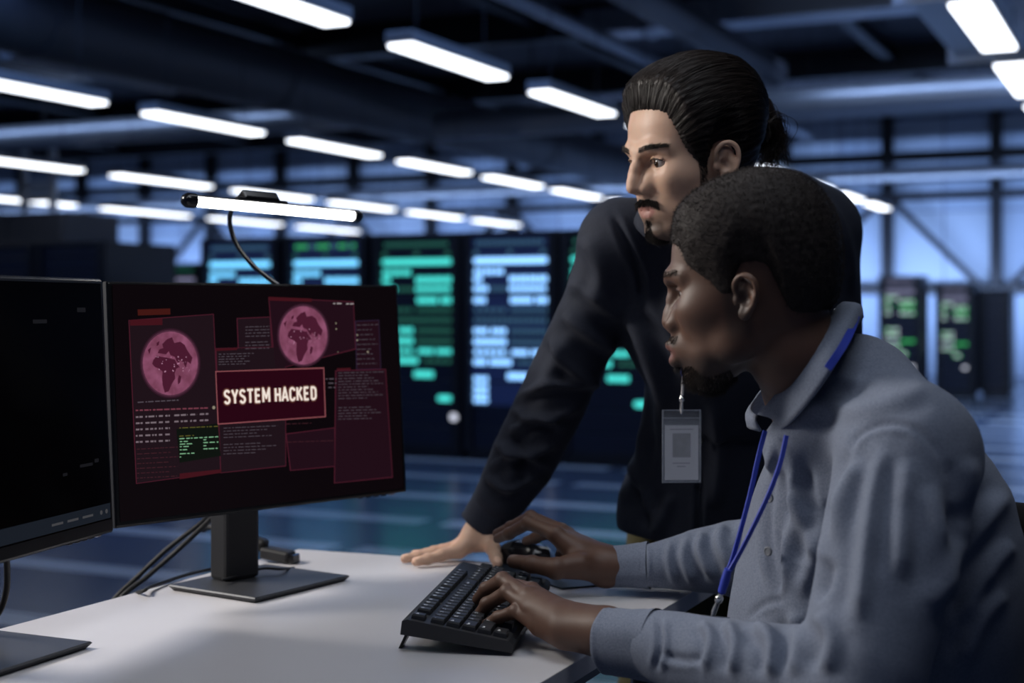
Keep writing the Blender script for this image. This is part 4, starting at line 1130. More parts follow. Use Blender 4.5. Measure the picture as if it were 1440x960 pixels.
def build_head(p, neck, extra=None, res=0.0017):
    """p: feature sizes; neck: list of (local point, radius). Returns V, F in the head's own frame (x out of the face, y to its left, z up)."""
    rows = [(z, f + p.get('jaw', 0)*max(0, -z-0.03)/0.07, b + p.get('back', 0)*(1 if z > -.03 else 0), w*p.get('width', 1.0)) for (z, f, b, w) in HEAD_ROWS]
    lo = np.array([-.145, -.115, -.19]); hi = np.array([.15, .115, .155])
    v = Vol(lo, hi, res); v.add(HeadLoft(rows))
    # cheeks, jaw corners, brow, chin
    for s in (1, -1):
        v.add(Ell((.061, s*.044, -.010), (.024, .0165, .016)), .030)
        v.add(Ell((.020, s*.056, -.056), (.020, .010, .018)), .022)
        bw = p.get('brow', 0.0); v.add(Chain([(.094 + bw, s*.010, .031), (.090 + bw, s*.028, .035), (.074 + bw, s*.046, .031)], [.008, .0082, .006]), .014)
    v.add(Ell((.080, 0, -.089), (.016, .021, .013)), .016)
    # neck
    v.add(Chain([n[0] for n in neck], [n[1] for n in neck], .01), .022)
    # eye sockets
    for s in (1, -1):
        v.cut(Ell((.1015, s*.032, .013), (.0155, .0175, .0095)), .012)
        v.cut(Ell((.098, s*.017, .014), (.012, .007, .007)), .008)
    # nose
    n = p.get('nose', 1.0); nl = p.get('nose_len', 0.122); nw = p.get('nose_w', 1.0)
    br = p.get('bridge', 0.0); v.add(Chain([(.0925 + br*.5, 0, .024), (.0985 + br, 0, .008), (nl - .0125, 0, -.010), (nl - .0105, 0, -.0185)], [.0065, .0075, .0088*n, .0105*n], .006), .010)
    for s in (1, -1):
        v.add(Ell((.0985, s*.0135*nw, -.0225), (.0115, .0080*nw, .0088)), .006)
        v.add(Ell((.088, s*.015*nw, -.012), (.012, .010, .014)), .012)
        v.cut(Ell((nl - .017, s*.0068*nw, -.0305), (.0065, .0036*nw, .0052)), .002)
    v.add(Cap((.102, 0, -.026), (.0955, 0, -.034), .005, .004), .006)
    # muzzle and lips
    L = p.get('lips', 1.0); mz = p.get('muzzle', 0.0)
    v.add(Ell((.076 + mz, 0, -.052), (.0205 + .004*(L-1), .030, .022)), .016)
    up = [(.0760, .0235, -.0545), (.0880, .0165, -.0505), (.0945, .0075, -.0468), (.0958, 0, -.0475)]
    lw = [(.0760, .0235, -.0550), (.0880, .0160, -.0590), (.0930, .0075, -.0625), (.0940, 0, -.0630)]
    sym = lambda c: c + [(x, -y, z) for (x, y, z) in c[-2::-1]]
    fx = lambda c, dx, dz: [(x + dx, y, z + dz) for (x, y, z) in c]
    o = p.get('mouth_open', 0.0)
    v.add(Chain(sym(fx(up, .0030*(L-1) + mz, 0)), [.0022, .0042*L, .0052*L, .0048*L, .0052*L, .0042*L, .0022], .002), .004)
    v.add(Chain(sym(fx(lw, .0030*(L-1) + mz*.8, -o)), [.0022, .0048*L, .0062*L, .0066*L, .0062*L, .0048*L, .0022], .002), .004)
    mouth = [(.0790, .0215, -.0550 - o/2), (.0930, .0130, -.0552 - o/2), (.1015, .0050, -.0548 - o/2), (.1025, 0, -.0552 - o/2)]
    v.cut(Chain(sym(fx(mouth, .002*(L-1) + mz, 0)), .0012 + o*0.42), .002)
    v.cut(Chain([(.1035, 0, -.034), (.1045, 0, -.042)], .0028), .004)
    # lids over the eyeballs with the gap between them
    for s in (1, -1):
        c = np.array((p.get('eye_x', .0765), s*.0315, .0125))
        v.add(Ell(c, (.0142, .0150, .0135)), .0035)
        op = p.get('eye_open', .0052)
        gap = Ell(c + np.array((.0120, s*.001, -.0006)), (.0120, .0148, op), Matrix.Rotation(s*math.radians(14), 3, 'Z'))
        v.cut(gap, .0012)
        v.add(Chain([tuple(c + np.array((.0135, -s*.011, op*0.95))), tuple(c + np.array((.0150, 0, op*1.55))), tuple(c + np.array((.0100, s*.0125, op*0.9)))], .0012), .003)
    # ears
    for s in (1, -1):
        pr, co = ear_prims(s, p.get('ear', 1.0), p.get('ear_out', 0.0), p.get('ear_dx', 0.0))
        v.add(Uni(pr, .003), .005)
        for c in co: v.cut(c, .003)
    V, F = v.mesh(1)
    return V, F, v
def eye_part(center, r, axis, parent, mats, name='eye'):
    """eyeball with iris and pupil facing axis"""
    a = Vector(axis).normalized(); m = Matrix.Translation(center) @ a.to_track_quat('Z', 'Y').to_matrix().to_4x4()
    b = MB(); n = 20; prof = []; ids = []
    angs = [0.001, .14, .20, .30, .42, .50, .56, .8, 1.1, 1.5, 2.0, 2.6, 3.14]
    vs = []; 
    for t in angs:
        rr = r*(1 + (0.05*max(0.0, 1-(t/.56)**2)))
        for k in range(n): vs.append(m @ Vector((rr*math.sin(t)*math.cos(2*math.pi*k/n), rr*math.sin(t)*math.sin(2*math.pi*k/n), rr*math.cos(t))))
    bb = len(b.v); b.v += [tuple(q) for q in vs]
    for i in range(len(angs)-1):
        for k in range(n):
            b.f.append((i*n+k, i*n+(k+1)%n, (i+1)*n+(k+1)%n, (i+1)*n+k)); b.m.append(2 if angs[i+1] <= .21 else (1 if angs[i+1] <= .51 else 0)); b.s.append(True)
    return b.build(name, mats, parent)
def strands(P0, D, N, length, r, seg, curl, seed, droop=0.0, sag=None):
    """thin three-sided hairs: roots P0 (n,3), directions D, surface normals N"""
    rs = np.random.RandomState(seed); n = len(P0)
    length = np.broadcast_to(length, (n,))*rs.uniform(.7, 1.25, n)
    D = D/np.maximum(np.linalg.norm(D, axis=1), 1e-9)[:, None]
    side = np.cross(D, N); side /= np.maximum(np.linalg.norm(side, axis=1), 1e-9)[:, None]
    cv = rs.normal(0, curl, n); cv2 = rs.normal(0, curl, n)
    rings = []; p = P0.copy(); d = D.copy()
    for i in range(seg + 1):
        rr = r*(1 - 0.75*i/seg)
        up = np.cross(side, d)
        rings.append([p + rr*(side*math.cos(a) + up*math.sin(a)) for a in (0, 2.094, 4.189)])
        d = d + (side*cv[:, None] + up*cv2[:, None])/seg + np.array((0, 0, -droop))/seg
        d /= np.linalg.norm(d, axis=1)[:, None]
        p = p + d*(length/seg)[:, None]
    V = np.stack([np.stack(q, 1) for q in rings], 1).reshape(-1, 3)     # n, seg+1, 3
    base = (np.arange(n)*(seg+1)*3)[:, None]
    F = []
    for i in range(seg):
        for k in range(3):
            k2 = (k+1) % 3; F.append(np.concatenate([base + i*3 + k, base + i*3 + k2, base + (i+1)*3 + k2, base + (i+1)*3 + k], 1))
    return V, np.concatenate(F)
def paths_mesh(paths, r, taper=0.6):
    """paths (n, m, 3): hairs along given lines"""
    n, m, _ = paths.shape
    T = np.gradient(paths, axis=1); T /= np.maximum(np.linalg.norm(T, axis=2), 1e-9)[..., None]
    ref = np.array((0.3, 0.5, 0.8)); A = np.cross(T, ref); A /= np.maximum(np.linalg.norm(A, axis=2), 1e-9)[..., None]; B = np.cross(T, A)
    rr = (np.asarray(r)*np.ones(n))[:, None, None]*(1 - taper*np.linspace(0, 1, m))[None, :, None]
    V = np.stack([paths + rr*(A*math.cos(a) + B*math.sin(a)) for a in (0, 2.094, 4.189)], 2).reshape(-1, 3)
    base = (np.arange(n)*m*3)[:, None]; F = []
    for i in range(m-1):
        for k in range(3):
            k2 = (k+1) % 3; F.append(np.concatenate([base + i*3 + k, base + i*3 + k2, base + (i+1)*3 + k2, base + (i+1)*3 + k], 1))
    return V, np.concatenate(F)
def sample(V, F, mask, n, seed):
    """n random points on the faces whose vertices all pass mask: points, normals"""
    N = normals(V, F); ok = mask[F].all(1); f = F[ok]
    ar = np.linalg.norm(np.cross(V[f[:,2]] - V[f[:,0]], V[f[:,3]] - V[f[:,1]]), axis=1); rs = np.random.RandomState(seed)
    i = rs.choice(len(f), n, p=ar/ar.sum()); w = rs.dirichlet((1,1,1,1), n)
    return np.einsum('nk,nkj->nj', w, V[f[i]]), np.einsum('nk,nkj->nj', w, N[f[i]]), i
def interp(z, pts):
    return np.interp(z, [p[0] for p in pts], [p[1] for p in pts])
def sstep(a, b, x):
    t = np.clip((x - a)/(b - a), 0, 1); return t*t*(3 - 2*t)

def skin_material(name, base, lip, dark, rough=0.45, sss=0.12, blotch=0.12):
    m = mat(name, base, rough); nt = m.node_tree; b = nt.nodes['Principled BSDF']
    b.inputs['Subsurface Weight'].default_value = sss; b.inputs['Subsurface Radius'].default_value = (0.010, 0.004, 0.002); b.inputs['Subsurface Scale'].default_value = 0.6
    b.inputs['Specular IOR Level'].default_value = 0.45
    tc = nt.nodes.new('ShaderNodeTexCoord'); n = nt.nodes.new('ShaderNodeTexNoise'); n.inputs['Scale'].default_value = 55; n.inputs['Detail'].default_value = 4
    nt.links.new(tc.outputs['Object'], n.inputs['Vector'])
    def mixn(a, bcol, fac):
        x = nt.nodes.new('ShaderNodeMix'); x.data_type = 'RGBA'
        if isinstance(a, tuple): x.inputs[6].default_value = (*a, 1)
        else: nt.links.new(a, x.inputs[6])
        x.inputs[7].default_value = (*bcol, 1); nt.links.new(fac, x.inputs[0]); return x.outputs[2]
    def attr(k):
        a = nt.nodes.new('ShaderNodeAttribute'); a.attribute_name = k; return a.outputs['Fac']
    c = mixn(tuple(q*(1+blotch) for q in base), tuple(q*(1-blotch) for q in base), n.outputs['Fac'])
    c = mixn(c, lip, attr('lip')); c = mixn(c, dark, attr('stubble')); c = mixn(c, tuple(min(1, q*1.35 + .05) for q in base), attr('nail'))
    nt.links.new(c, b.inputs['Base Color'])
    n2 = nt.nodes.new('ShaderNodeTexNoise'); n2.inputs['Scale'].default_value = 600; n2.inputs['Detail'].default_value = 2
    nt.links.new(tc.outputs['Object'], n2.inputs['Vector'])
    bp = nt.nodes.new('ShaderNodeBump'); bp.inputs['Strength'].default_value = 0.12; bp.inputs['Distance'].default_value = 0.001
    nt.links.new(n2.outputs['Fac'], bp.inputs['Height']); nt.links.new(bp.outputs['Normal'], b.inputs['Normal'])
    return m
def cloth_material(name, a, bcol, scale, rough=0.85, bump=0.25, sheen=0.1):
    m = mat(name, a, rough); nt = m.node_tree; b = nt.nodes['Principled BSDF']
    b.inputs['Sheen Weight'].default_value = sheen; b.inputs['Specular IOR Level'].default_value = 0.25
    tc = nt.nodes.new('ShaderNodeTexCoord')
    n = nt.nodes.new('ShaderNodeTexNoise'); n.inputs['Scale'].default_value = scale; n.inputs['Detail'].default_value = 5; n.inputs['Roughness'].default_value = 0.7
    nt.links.new(tc.outputs['Object'], n.inputs['Vector'])
    x = nt.nodes.new('ShaderNodeMix'); x.data_type = 'RGBA'; x.inputs[6].default_value = (*a, 1); x.inputs[7].default_value = (*bcol, 1)
    cr_ = nt.nodes.new('ShaderNodeMapRange'); cr_.inputs['From Min'].default_value = 0.35; cr_.inputs['From Max'].default_value = 0.65
    nt.links.new(n.outputs['Fac'], cr_.inputs[0]); nt.links.new(cr_.outputs[0], x.inputs[0]); nt.links.new(x.outputs[2], b.inputs['Base Color'])
    bp = nt.nodes.new('ShaderNodeBump'); bp.inputs['Strength'].default_value = bump; bp.inputs['Distance'].default_value = 0.0015
    nt.links.new(n.outputs['Fac'], bp.inputs['Height']); nt.links.new(bp.outputs['Normal'], b.inputs['Normal'])
    return m
def hand_vol(fingers, palm, res=0.0016, kp=.007, pad=.012):
    """fingers: chains of (point, radius) each joined to the palm on its own so that they stay apart"""
    allp = [q for f in fingers for q in f] + [q for c in palm for q in c]
    lo = np.min([np.array(q[0]) - q[1] for q in allp], 0) - pad; hi = np.max([np.array(q[0]) + q[1] for q in allp], 0) + pad
    pal = Uni([Chain([q[0] for q in c], [q[1] for q in c], .004) for c in palm], .014)
    v = Vol(lo, hi, res); x = (lo[0] + res*np.arange(v.n[0]))[:, None, None]; y = (lo[1] + res*np.arange(v.n[1]))[None, :, None]; z = (lo[2] + res*np.arange(v.n[2]))[None, None, :]
    pd = pal.ev(x, y, z); out = pd
    for f in fingers:
        c = Chain([q[0] for q in f], [q[1] for q in f], .003)
        d = c.ev(x, y, z)
        # knuckle swellings
        for q in f[1:-1]: d = smin(d, np.sqrt((x-q[0][0])**2 + (y-q[0][1])**2 + (z-q[0][2])**2) - q[1]*1.06, .004)
        out = np.minimum(out, smin(d, pd, kp))
    v.f = out.astype(np.float32)
    V, F = v.mesh(1)
    nail = np.zeros(len(V))
    for f in fingers:
        a = np.array(f[-2][0]); b = np.array(f[-1][0]); u = (b-a)/np.linalg.norm(b-a)
        k = np.array(f[0][0]) - a; up = np.cross(np.cross(u, np.array((0, 0, 1.0))), u)
        if len(f[-1]) > 2: up = np.array(f[-1][2], float)
        up = up/max(np.linalg.norm(up), 1e-9); r = f[-1][1]
        q = V - (b + up*r*0.75 - u*r*0.2); s = np.cross(u, up)
        e = (q @ u/(r*0.95))**2 + (q @ s/(r*0.72))**2 + (q @ up/(r*0.55))**2
        nail = np.maximum(nail, 1 - sstep(0.75, 1.1, e))
    return V, F, {'nail': nail}
# ------------------------------------------------------------------ the seated man
SKIN_D = skin_material('skin_dark_brown', (0.105, 0.052, 0.034), (0.145, 0.062, 0.052), (0.030, 0.018, 0.014), 0.52, 0.06)
HAIR_B = mat('hair_black', (0.020, 0.015, 0.014), 0.7, spec=0.25)
EYE = [mat('eye_white', (0.40, 0.37, 0.36), 0.2), mat('iris_brown', (0.035, 0.016, 0.008), 0.1), mat('pupil', (0.002, 0.002, 0.002), 0.05)]
SHIRT_G = cloth_material('chambray_cloth', (0.125, 0.148, 0.208), (0.195, 0.220, 0.285), 420, 0.9, 0.3, 0.08)
NAVY = cloth_material('navy_cloth', (0.0130, 0.0160, 0.0270), (0.0225, 0.0265, 0.0420), 500, 0.8, 0.2, 0.02)
TROUSER = cloth_material('black_trouser_cloth', (0.010, 0.010, 0.012), (0.016, 0.016, 0.018), 400)
def axes(f, pitch, roll=0.0):
    """columns: forward, left, up; f = horizontal facing, pitch > 0 looks down"""
    f = Vector((f[0], f[1], 0)).normalized(); l = Vector((-f.y, f.x, 0)); u = Vector((0, 0, 1))
    f2 = f*math.cos(pitch) - u*math.sin(pitch); u2 = f*math.sin(pitch) + u*math.cos(pitch)
    l2 = l*math.cos(roll) + u2*math.sin(roll); u3 = u2*math.cos(roll) - l*math.sin(roll)
    return f2, l2, u3
th = math.radians(15)
SO = Vector((0.2906, 1.694, 1.184))
sf, sl_, su = axes((-math.cos(th), math.sin(th)), math.radians(7))
SH_M = frame_mtx(SO, sf, sl_, su); SH_I = SH_M.inverted()
seated = empty('person', (0.60, 1.78, 0.0)); tag(seated, 'seated person with short black hair in a grey-blue shirt typing at the keyboard', 'person')
PO = Vector(seated.location)
def shift(V): return V - np.array(PO)
hp = dict(nose=1.10, nose_len=0.1150, nose_w=1.25, lips=1.30, jaw=0.002, eye_open=.0040, ear=0.72, width=0.985, mouth_open=.003, ear_dx=.001, muzzle=.0115, brow=.004, eye_x=.0735, back=.006)
NB = P(1160, 575, 1.755)
neck = [((-.022, 0, -.02), .054), ((-.036, 0, -.07), .054), (tuple(SH_I @ (SO.lerp(NB, 0.8))), .058), (tuple(SH_I @ NB), .068)]
V, F, hv = build_head(hp, neck)
x, y, z = V.T
lip = np.clip(1.2 - np.sqrt(((np.abs(y))/.0225)**2 + ((z + .0555)/.0125)**2), 0, 1)*(x > .078); lip = np.clip(lip*4, 0, 1)
jawl = sstep(.075, .02, np.abs(x - .03))*0
beard_m = sstep(-.052, -.075, z)*sstep(-.004, .020, x)*(z > -.13)*sstep(.0, .02, x + (z + .06)*0.1 + 0.02)
moust = sstep(.034, .022, np.abs(y))*sstep(-.034, -.039, z)*sstep(-.052, -.047, z)*(x > .07)
side = sstep(.022, .008, np.abs(x - .016))*sstep(-.07, -.03, z)*sstep(.03, .0, z)*(np.abs(y) > .05)
stub = np.clip(.85*beard_m + .55*moust + .75*side, 0, 1)*(1 - lip)
head_part = (xf(SH_M, V), F, {'lip': lip, 'stubble': stub})
SV, SF_ = V, F
# hands, given joint by joint
def J(px, py, Y, r): return (tuple(P(px, py, Y)), r)
near_fingers = [
    [J(748, 830, 1.835, .0105), J(711, 820, 1.885, .0092), J(696, 832, 1.905, .0082), J(688, 846, 1.912, .0072)],
    [J(742, 838, 1.805, .0112), J(707, 815, 1.850, .0098), J(684, 828, 1.872, .0088), J(672, 842, 1.885, .0076)],
    [J(746, 856, 1.785, .0108), J(714, 832, 1.825, .0096), J(685, 849, 1.848, .0086), J(671, 868, 1.855, .0074)],
    [J(757, 880, 1.765, .0098), J(726, 859, 1.795, .0088), J(701, 868, 1.812, .0078), J(682, 879, 1.822, .0070)],
    [J(800, 880, 1.790, .0140), J(765, 872, 1.835, .0125), J(738, 868, 1.862, .0105), J(718, 874, 1.880, .0085)]]
wn_ = J(852, 889, 1.705, .0245)
near_palm = [[wn_, J(800, 872, 1.765, .0200), J(748, 832, 1.83, .0115)], [wn_, J(790, 868, 1.755, .0205), J(744, 840, 1.803, .0125)], [wn_, J(790, 877, 1.74, .0200), J(748, 858, 1.783, .0122)],
             [wn_, J(795, 890, 1.73, .0190), J(760, 882, 1.763, .0112)], [J(960, 912, 1.63, .027), wn_]]
far_fingers = [
    [J(781, 750, 2.150, .0115), J(743, 735, 2.185, .0100), J(716, 750, 2.215, .0088), J(700, 757, 2.235, .0075)],
    [J(788, 746, 2.175, .0115), J(746, 727, 2.220, .0100), J(718, 741, 2.250, .0088), J(699, 750, 2.272, .0075)],
    [J(797, 750, 2.200, .0108), J(771, 749, 2.250, .0094), J(753, 756, 2.272, .0084), J(740, 760, 2.285, .0072)],
    [J(806, 762, 2.220, .0098), J(795, 768, 2.255, .0082), J(790, 775, 2.268, .0074), J(786, 780, 2.275, .0066)],
    [J(816, 794, 2.105, .0175), J(782, 799, 2.095, .0150), J(748, 793, 2.110, .0122), J(722, 789, 2.130, .0102)]]
wf_ = J(852, 796, 2.135, .0250)
far_palm = [[wf_, J(815, 778, 2.140, .0220), J(782, 752, 2.150, .0130)], [wf_, J(818, 774, 2.160, .0210), J(790, 748, 2.175, .0125)], [wf_, J(820, 775, 2.175, .0200), J(799, 753, 2.200, .0115)],
            [wf_, J(825, 782, 2.185, .0190), J(808, 764, 2.218, .0105)], [J(935, 796, 2.11, .024), wf_], [J(825, 797, 2.115, .0200), J(800, 797, 2.105, .0170)]]
nh = hand_vol(near_fingers, near_palm); fh = hand_vol(far_fingers, far_palm)
# hidden body under the clothes, so that the figure is whole
bv = Vol((.15, 1.30, -.01), (1.0, 2.15, 1.15), .010)
for prim in (Chain([(.44, 1.76, .93), (.47, 1.76, .80), (.56, 1.77, .60), (.60, 1.78, .52)], [.07, .09, .10, .11]),
             Chain([tuple(P(1278, 650, 1.60)), tuple(P(1195, 985, 1.475)), tuple(P(960, 912, 1.63))], [.035, .03, .024]),
             Chain([(.45, 1.92, .96), (.43, 2.05, .785), tuple(P(935, 796, 2.11))], [.035, .026, .020]), Chain([tuple(NB), (.44, 1.76, .95)], [.05, .06]),
             Chain([(.62, 1.68, .53), (.20, 1.60, .52), (.24, 1.60, .10), (.14, 1.60, .06)], [.08, .055, .04, .03]), Chain([(.62, 1.88, .53), (.20, 1.96, .52), (.24, 1.96, .10), (.14, 1.96, .06)], [.08, .055, .04, .03])):
    bv.add(prim, .03)
bV, bF = bv.mesh(1)
V, F, A = join([head_part, nh, fh, (bV, bF, {})])
link('body', np_mesh('body', shift(V), F, A), SKIN_D, seated)
# eyes
for s in (1, -1):
    c = SH_M @ Vector((hp['eye_x'], s*.0315, .0125)) - PO
    eye_part(c, .0125, sf + sl_*0.05 - su*0.12, seated, EYE)

def lashes(Mx, ex, op, parent, off, m):
    """dark line of lashes along each upper lid"""
    for s in (1, -1):
        c = np.array((ex, s*.0315, .0125)); b = MB()
        pts = [c + np.array((.0128, -s*.0115, op*.55)), c + np.array((.0148, -s*.006, op*1.02)), c + np.array((.0152, 0, op*1.15)), c + np.array((.0132, s*.0075, op*1.02)), c + np.array((.0085, s*.0128, op*.55))]
        b.tube([(Mx @ Vector(tuple(p))) - off for p in bez([tuple(p) for p in pts], 5)], .00075, 6)
        b.build('eyelashes', m, parent)
lashes(SH_M, hp['eye_x'], hp['eye_open'], seated, PO, HAIR_B)
# hair: short and tight
def hair_cap(rows, line, thick, res=.0022, grow_fn=None, edge=.006):
    v = Vol((-.15, -.12, -.12), (.13, .12, .175), res)
    hl = HeadLoft(rows, 0.0); sl, X, Y, Z = v.sub(v.lo, v.lo + v.h*v.n, 0)
    zl = np.interp(X, [q[0] for q in line], [q[1] for q in line])
    reg = (Z - zl) + 0*Y                           # above the hairline
    th_ = thick*sstep(-.004, edge*4, reg) if grow_fn is None else grow_fn(X, Y, Z, reg)
    dx, dy, dz = X + .005, Y, Z - .035; q = th_/np.maximum(np.sqrt(dx*dx + dy*dy + dz*dz), 1e-3)
    f = HeadLoft(rows).ev3(X - dx*q, Y - dy*q, Z - dz*q)
    f = smax(f, -reg, .004)
    v.f = f.astype(np.float32)
    return v
LINE_S = [(-.12, -.062), (-.085, -.058), (-.058, -.045), (-.040, -.022), (-.032, .008), (-.024, .030), (-.012, .037), (.004, .037), (.014, .024), (.020, .004), (.032, .004), (.044, .020), (.058, .032), (.070, .045), (.077, .066), (.088, .073), (.12, .080)]
rows_s = [(z_, f_, b_ + hp['back']*(1 if z_ > -.03 else 0), w_*hp['width']) for (z_, f_, b_, w_) in HEAD_ROWS]
v = hair_cap(rows_s, LINE_S, .0125, grow_fn=lambda X, Y, Z, reg: (.0035 + .0095*sstep(.0, .055, reg))*sstep(-.004, .008, reg))
hV, hF = v.mesh(2)
hN = normals(hV, hF)
hV = hV + hN*(ripple(hV, .0012, 520, 5))[:, None]
hair = link('hair', np_mesh('hair', shift(xf(SH_M, hV)), hF), HAIR_B, seated)
m_ = np.ones(len(hV), bool)
pts, nn, _ = sample(hV, hF, m_, 30000, 3)
rs = np.random.RandomState(4)
d_ = nn + rs.normal(0, .55, nn.shape)
keep = (pts[:, 2] > np.interp(pts[:, 0], [q[0] for q in LINE_S], [q[1] for q in LINE_S]) + .001)
pts, nn, d_ = pts[keep], nn[keep], d_[keep]
k_, kf_ = strands(pts - nn*.001, d_, nn, .0055, .00034, 4, 1.6, 6)
link('hair_curls', np_mesh('hair_curls', shift(xf(SH_M, k_)), kf_, smooth=False), HAIR_B, seated)
# beard, moustache and brows as fine hairs
def tuft(name, V, F, mask, n, length, dirfn, seed, parent, Mx, m, curl=.4, r=.00022, seg=3, sh=shift):
    p, nn, _ = sample(V, F, mask, n, seed); d = dirfn(p, nn)
    q, f = strands(p, d, nn, length, r, seg, curl, seed+1)
    return link(name, np_mesh(name, sh(xf(Mx, q)), f, smooth=False), m, parent)
down = lambda p, n: n*0.45 + np.array((0.2, 0, -1.0))
x, y, z = SV.T
tuft('beard', SV, SF_, (z < -.073) & (x > .035) & (z > -.112) & (np.abs(y) < .043), 2600, .0075, down, 11, seated, SH_M, HAIR_B, .9, .00028)
tuft('moustache', SV, SF_, (np.abs(y) < .027) & (z < -.0355) & (z > -.0455) & (x > .078), 420, .004, lambda p, n: n*0.5 + np.stack([0*p[:,0], np.sign(p[:,1])*.7, -1 + 0*p[:,0]], 1), 13, seated, SH_M, HAIR_B)
tuft('eyebrow', SV, SF_, (y > .012) & (y < .052) & (np.abs(z - (.0335 + .004*np.sin((np.abs(y)-.012)/.04*2.6))) < .0042) & (x > .05), 260, .005, lambda p, n: n*0.35 + np.stack([-.5 + 0*p[:,0], np.sign(p[:,1])*.9, .15 + 0*p[:,0]], 1), 15, seated, SH_M, HAIR_B)
tuft('eyebrow', SV, SF_, (y < -.012) & (y > -.052) & (np.abs(z - (.0335 + .004*np.sin((np.abs(y)-.012)/.04*2.6))) < .0042) & (x > .05), 260, .005, lambda p, n: n*0.35 + np.stack([-.5 + 0*p[:,0], np.sign(p[:,1])*.9, .15 + 0*p[:,0]], 1), 16, seated, SH_M, HAIR_B)

# shirt
S_SH = P(1278, 640, 1.575); S_EL = P(1195, 985, 1.470); S_CU = P(862, 900, 1.695)
v = Vol((.10, 1.28, .46), (.80, 2.24, 1.17), .0045)
v.add(Ell((.452, 1.765, .90), (.150, .185, .155), Matrix.Rotation(math.radians(-20), 3, 'Y')))
v.add(Ell((.435, 1.770, .76), (.165, .185, .19)), .06)
v.add(Ell((.510, 1.775, .60), (.170, .19, .14)), .06)
v.add(Ell((.500, 1.76, .815), (.122, .180, .19)), .05)
v.add(Chain([tuple(P(1172, 572, 1.755)), tuple(P(1226, 553, 1.69)), tuple(S_SH)], [.060, .058, .068]), .045)
v.add(Chain([tuple(P(1172, 572, 1.755)), (.44, 1.86, 1.01), (.45, 1.94, .98)], [.060, .056, .066]), .045)
v.add(Chain([tuple(P(1112, 628, 1.700)), tuple(P(1152, 588, 1.672)), tuple(P(1188, 548, 1.672)), tuple(P(1206, 512, 1.71))], [.034, .042, .042, .034]), .035)
v.add(Chain([tuple(S_SH), tuple(P(1250, 780, 1.525)), tuple(P(1215, 930, 1.48)), tuple(S_EL)], [.076, .074, .066, .058]), .03)
v.add(Chain([tuple(S_EL), tuple(P(1100, 950, 1.535)), tuple(P(985, 926, 1.615)), tuple(P(925, 907, 1.658)), tuple(P(885, 902, 1.683))], [.058, .056, .048, .040, .032]), .02)
F_EL = Vector((.43, 2.055, .775)); F_CU = P(856, 797, 2.132)
v.add(Chain([(.45, 1.94, .98), (.45, 2.03, .87), tuple(F_EL)], [.070, .066, .058]), .03)
v.add(Chain([tuple(F_EL), tuple(P(1035, 785, 2.08)), tuple(P(985, 788, 2.10)), tuple(P(925, 795, 2.117)), tuple(P(880, 796, 2.127))], [.060, .056, .047, .034, .026]), .02)
v.cut(Chain([tuple(SO.lerp(NB, 0.5)), tuple(NB)], [.062, .060]), .004)
V, F = v.mesh(2)
N = normals(V, F)
V = V + N*(ripple(V, .0030, 38, 21))[:, None]
FOLDS_S = [
    # shoulder seam and yoke
    ([(1192, 640), (1205, 612), (1240, 596), (1280, 600), (1310, 625), (1330, 665)], 5, -.0030),
    ([(1120, 560), (1190, 575), (1260, 560), (1310, 545)], 12, .0030), ([(1150, 520), (1200, 535), (1260, 540)], 10, .0025),
    # sleeve head pleats
    ([(1215, 640), (1190, 690), (1165, 760), (1160, 800)], 13, .0085), ([(1245, 625), (1228, 700), (1215, 800), (1205, 880)], 14, .0070), ([(1275, 640), (1270, 720), (1265, 820)], 16, .0050),
    ([(1150, 700), (1165, 730), (1160, 800), (1140, 850)], 11, -.0080), ([(1120, 690), (1135, 740), (1145, 790)], 10, .0060),
    ([(1300, 680), (1320, 760), (1310, 860)], 18, .0050), ([(1340, 700), (1350, 780), (1335, 880)], 14, -.0050),
    # back folds
    ([(1420, 690), (1385, 730), (1345, 790), (1330, 850)], 14, .0070), ([(1425, 760), (1390, 800), (1350, 880)], 13, .0060), ([(1360, 640), (1365, 700), (1350, 760)], 15, .0045), ([(1415, 830), (1380, 870), (1350, 940)], 12, .0050),
    # chest: placket, pocket and hanging folds
    ([(1085, 625), (1072, 690), (1068, 760), (1078, 820)], 5, .0035), ([(1096, 625), (1085, 690), (1082, 760), (1090, 830)], 4, -.0025),
    ([(1110, 640), (1120, 700), (1110, 770), (1112, 840)], 9, .0050), ([(1130, 650), (1140, 710), (1138, 760)], 9, -.0050), ([(1050, 640), (1042, 700), (1046, 760)], 9, .0035),
    ([(1050, 870), (1075, 850), (1105, 842)], 4, -.0030), ([(1100, 740), (1108, 790), (1100, 840)], 5, .0030),
    # near forearm
    ([(1020, 870), (1035, 905), (1030, 950)], 8, .0060), ([(1060, 872), (1085, 905), (1085, 955)], 10, .0075), ([(985, 872), (1000, 900), (990, 945)], 7, .0045), ([(1115, 860), (1125, 900), (1115, 955)], 11, .0060),
    ([(935, 868), (938, 905), (930, 945)], 4, .0035), ([(925, 866), (926, 905), (918, 945)], 3, -.0025), ([(930, 920), (960, 927), (985, 926)], 5, -.0035), ([(1150, 860), (1170, 900), (1160, 950)], 12, .0060),
    # far forearm
    ([(968, 752), (962, 785), (975, 822)], 7, .0060), ([(992, 745), (985, 775), (1005, 815)], 8, .0070), ([(1018, 735), (1012, 765), (1030, 805)], 8, .0060), ([(943, 758), (940, 790), (950, 824)], 5, .0035),
    ([(911, 764), (912, 795), (911, 826)], 3.5, .0030), ([(905, 764), (906, 795), (905, 826)], 3, -.0022)]
V = sculpt(V, F, FOLDS_S, gain=1.6)
V = lap(V, F, 0.25)
link('shirt', np_mesh('shirt', shift(V), F), SHIRT_G, seated)
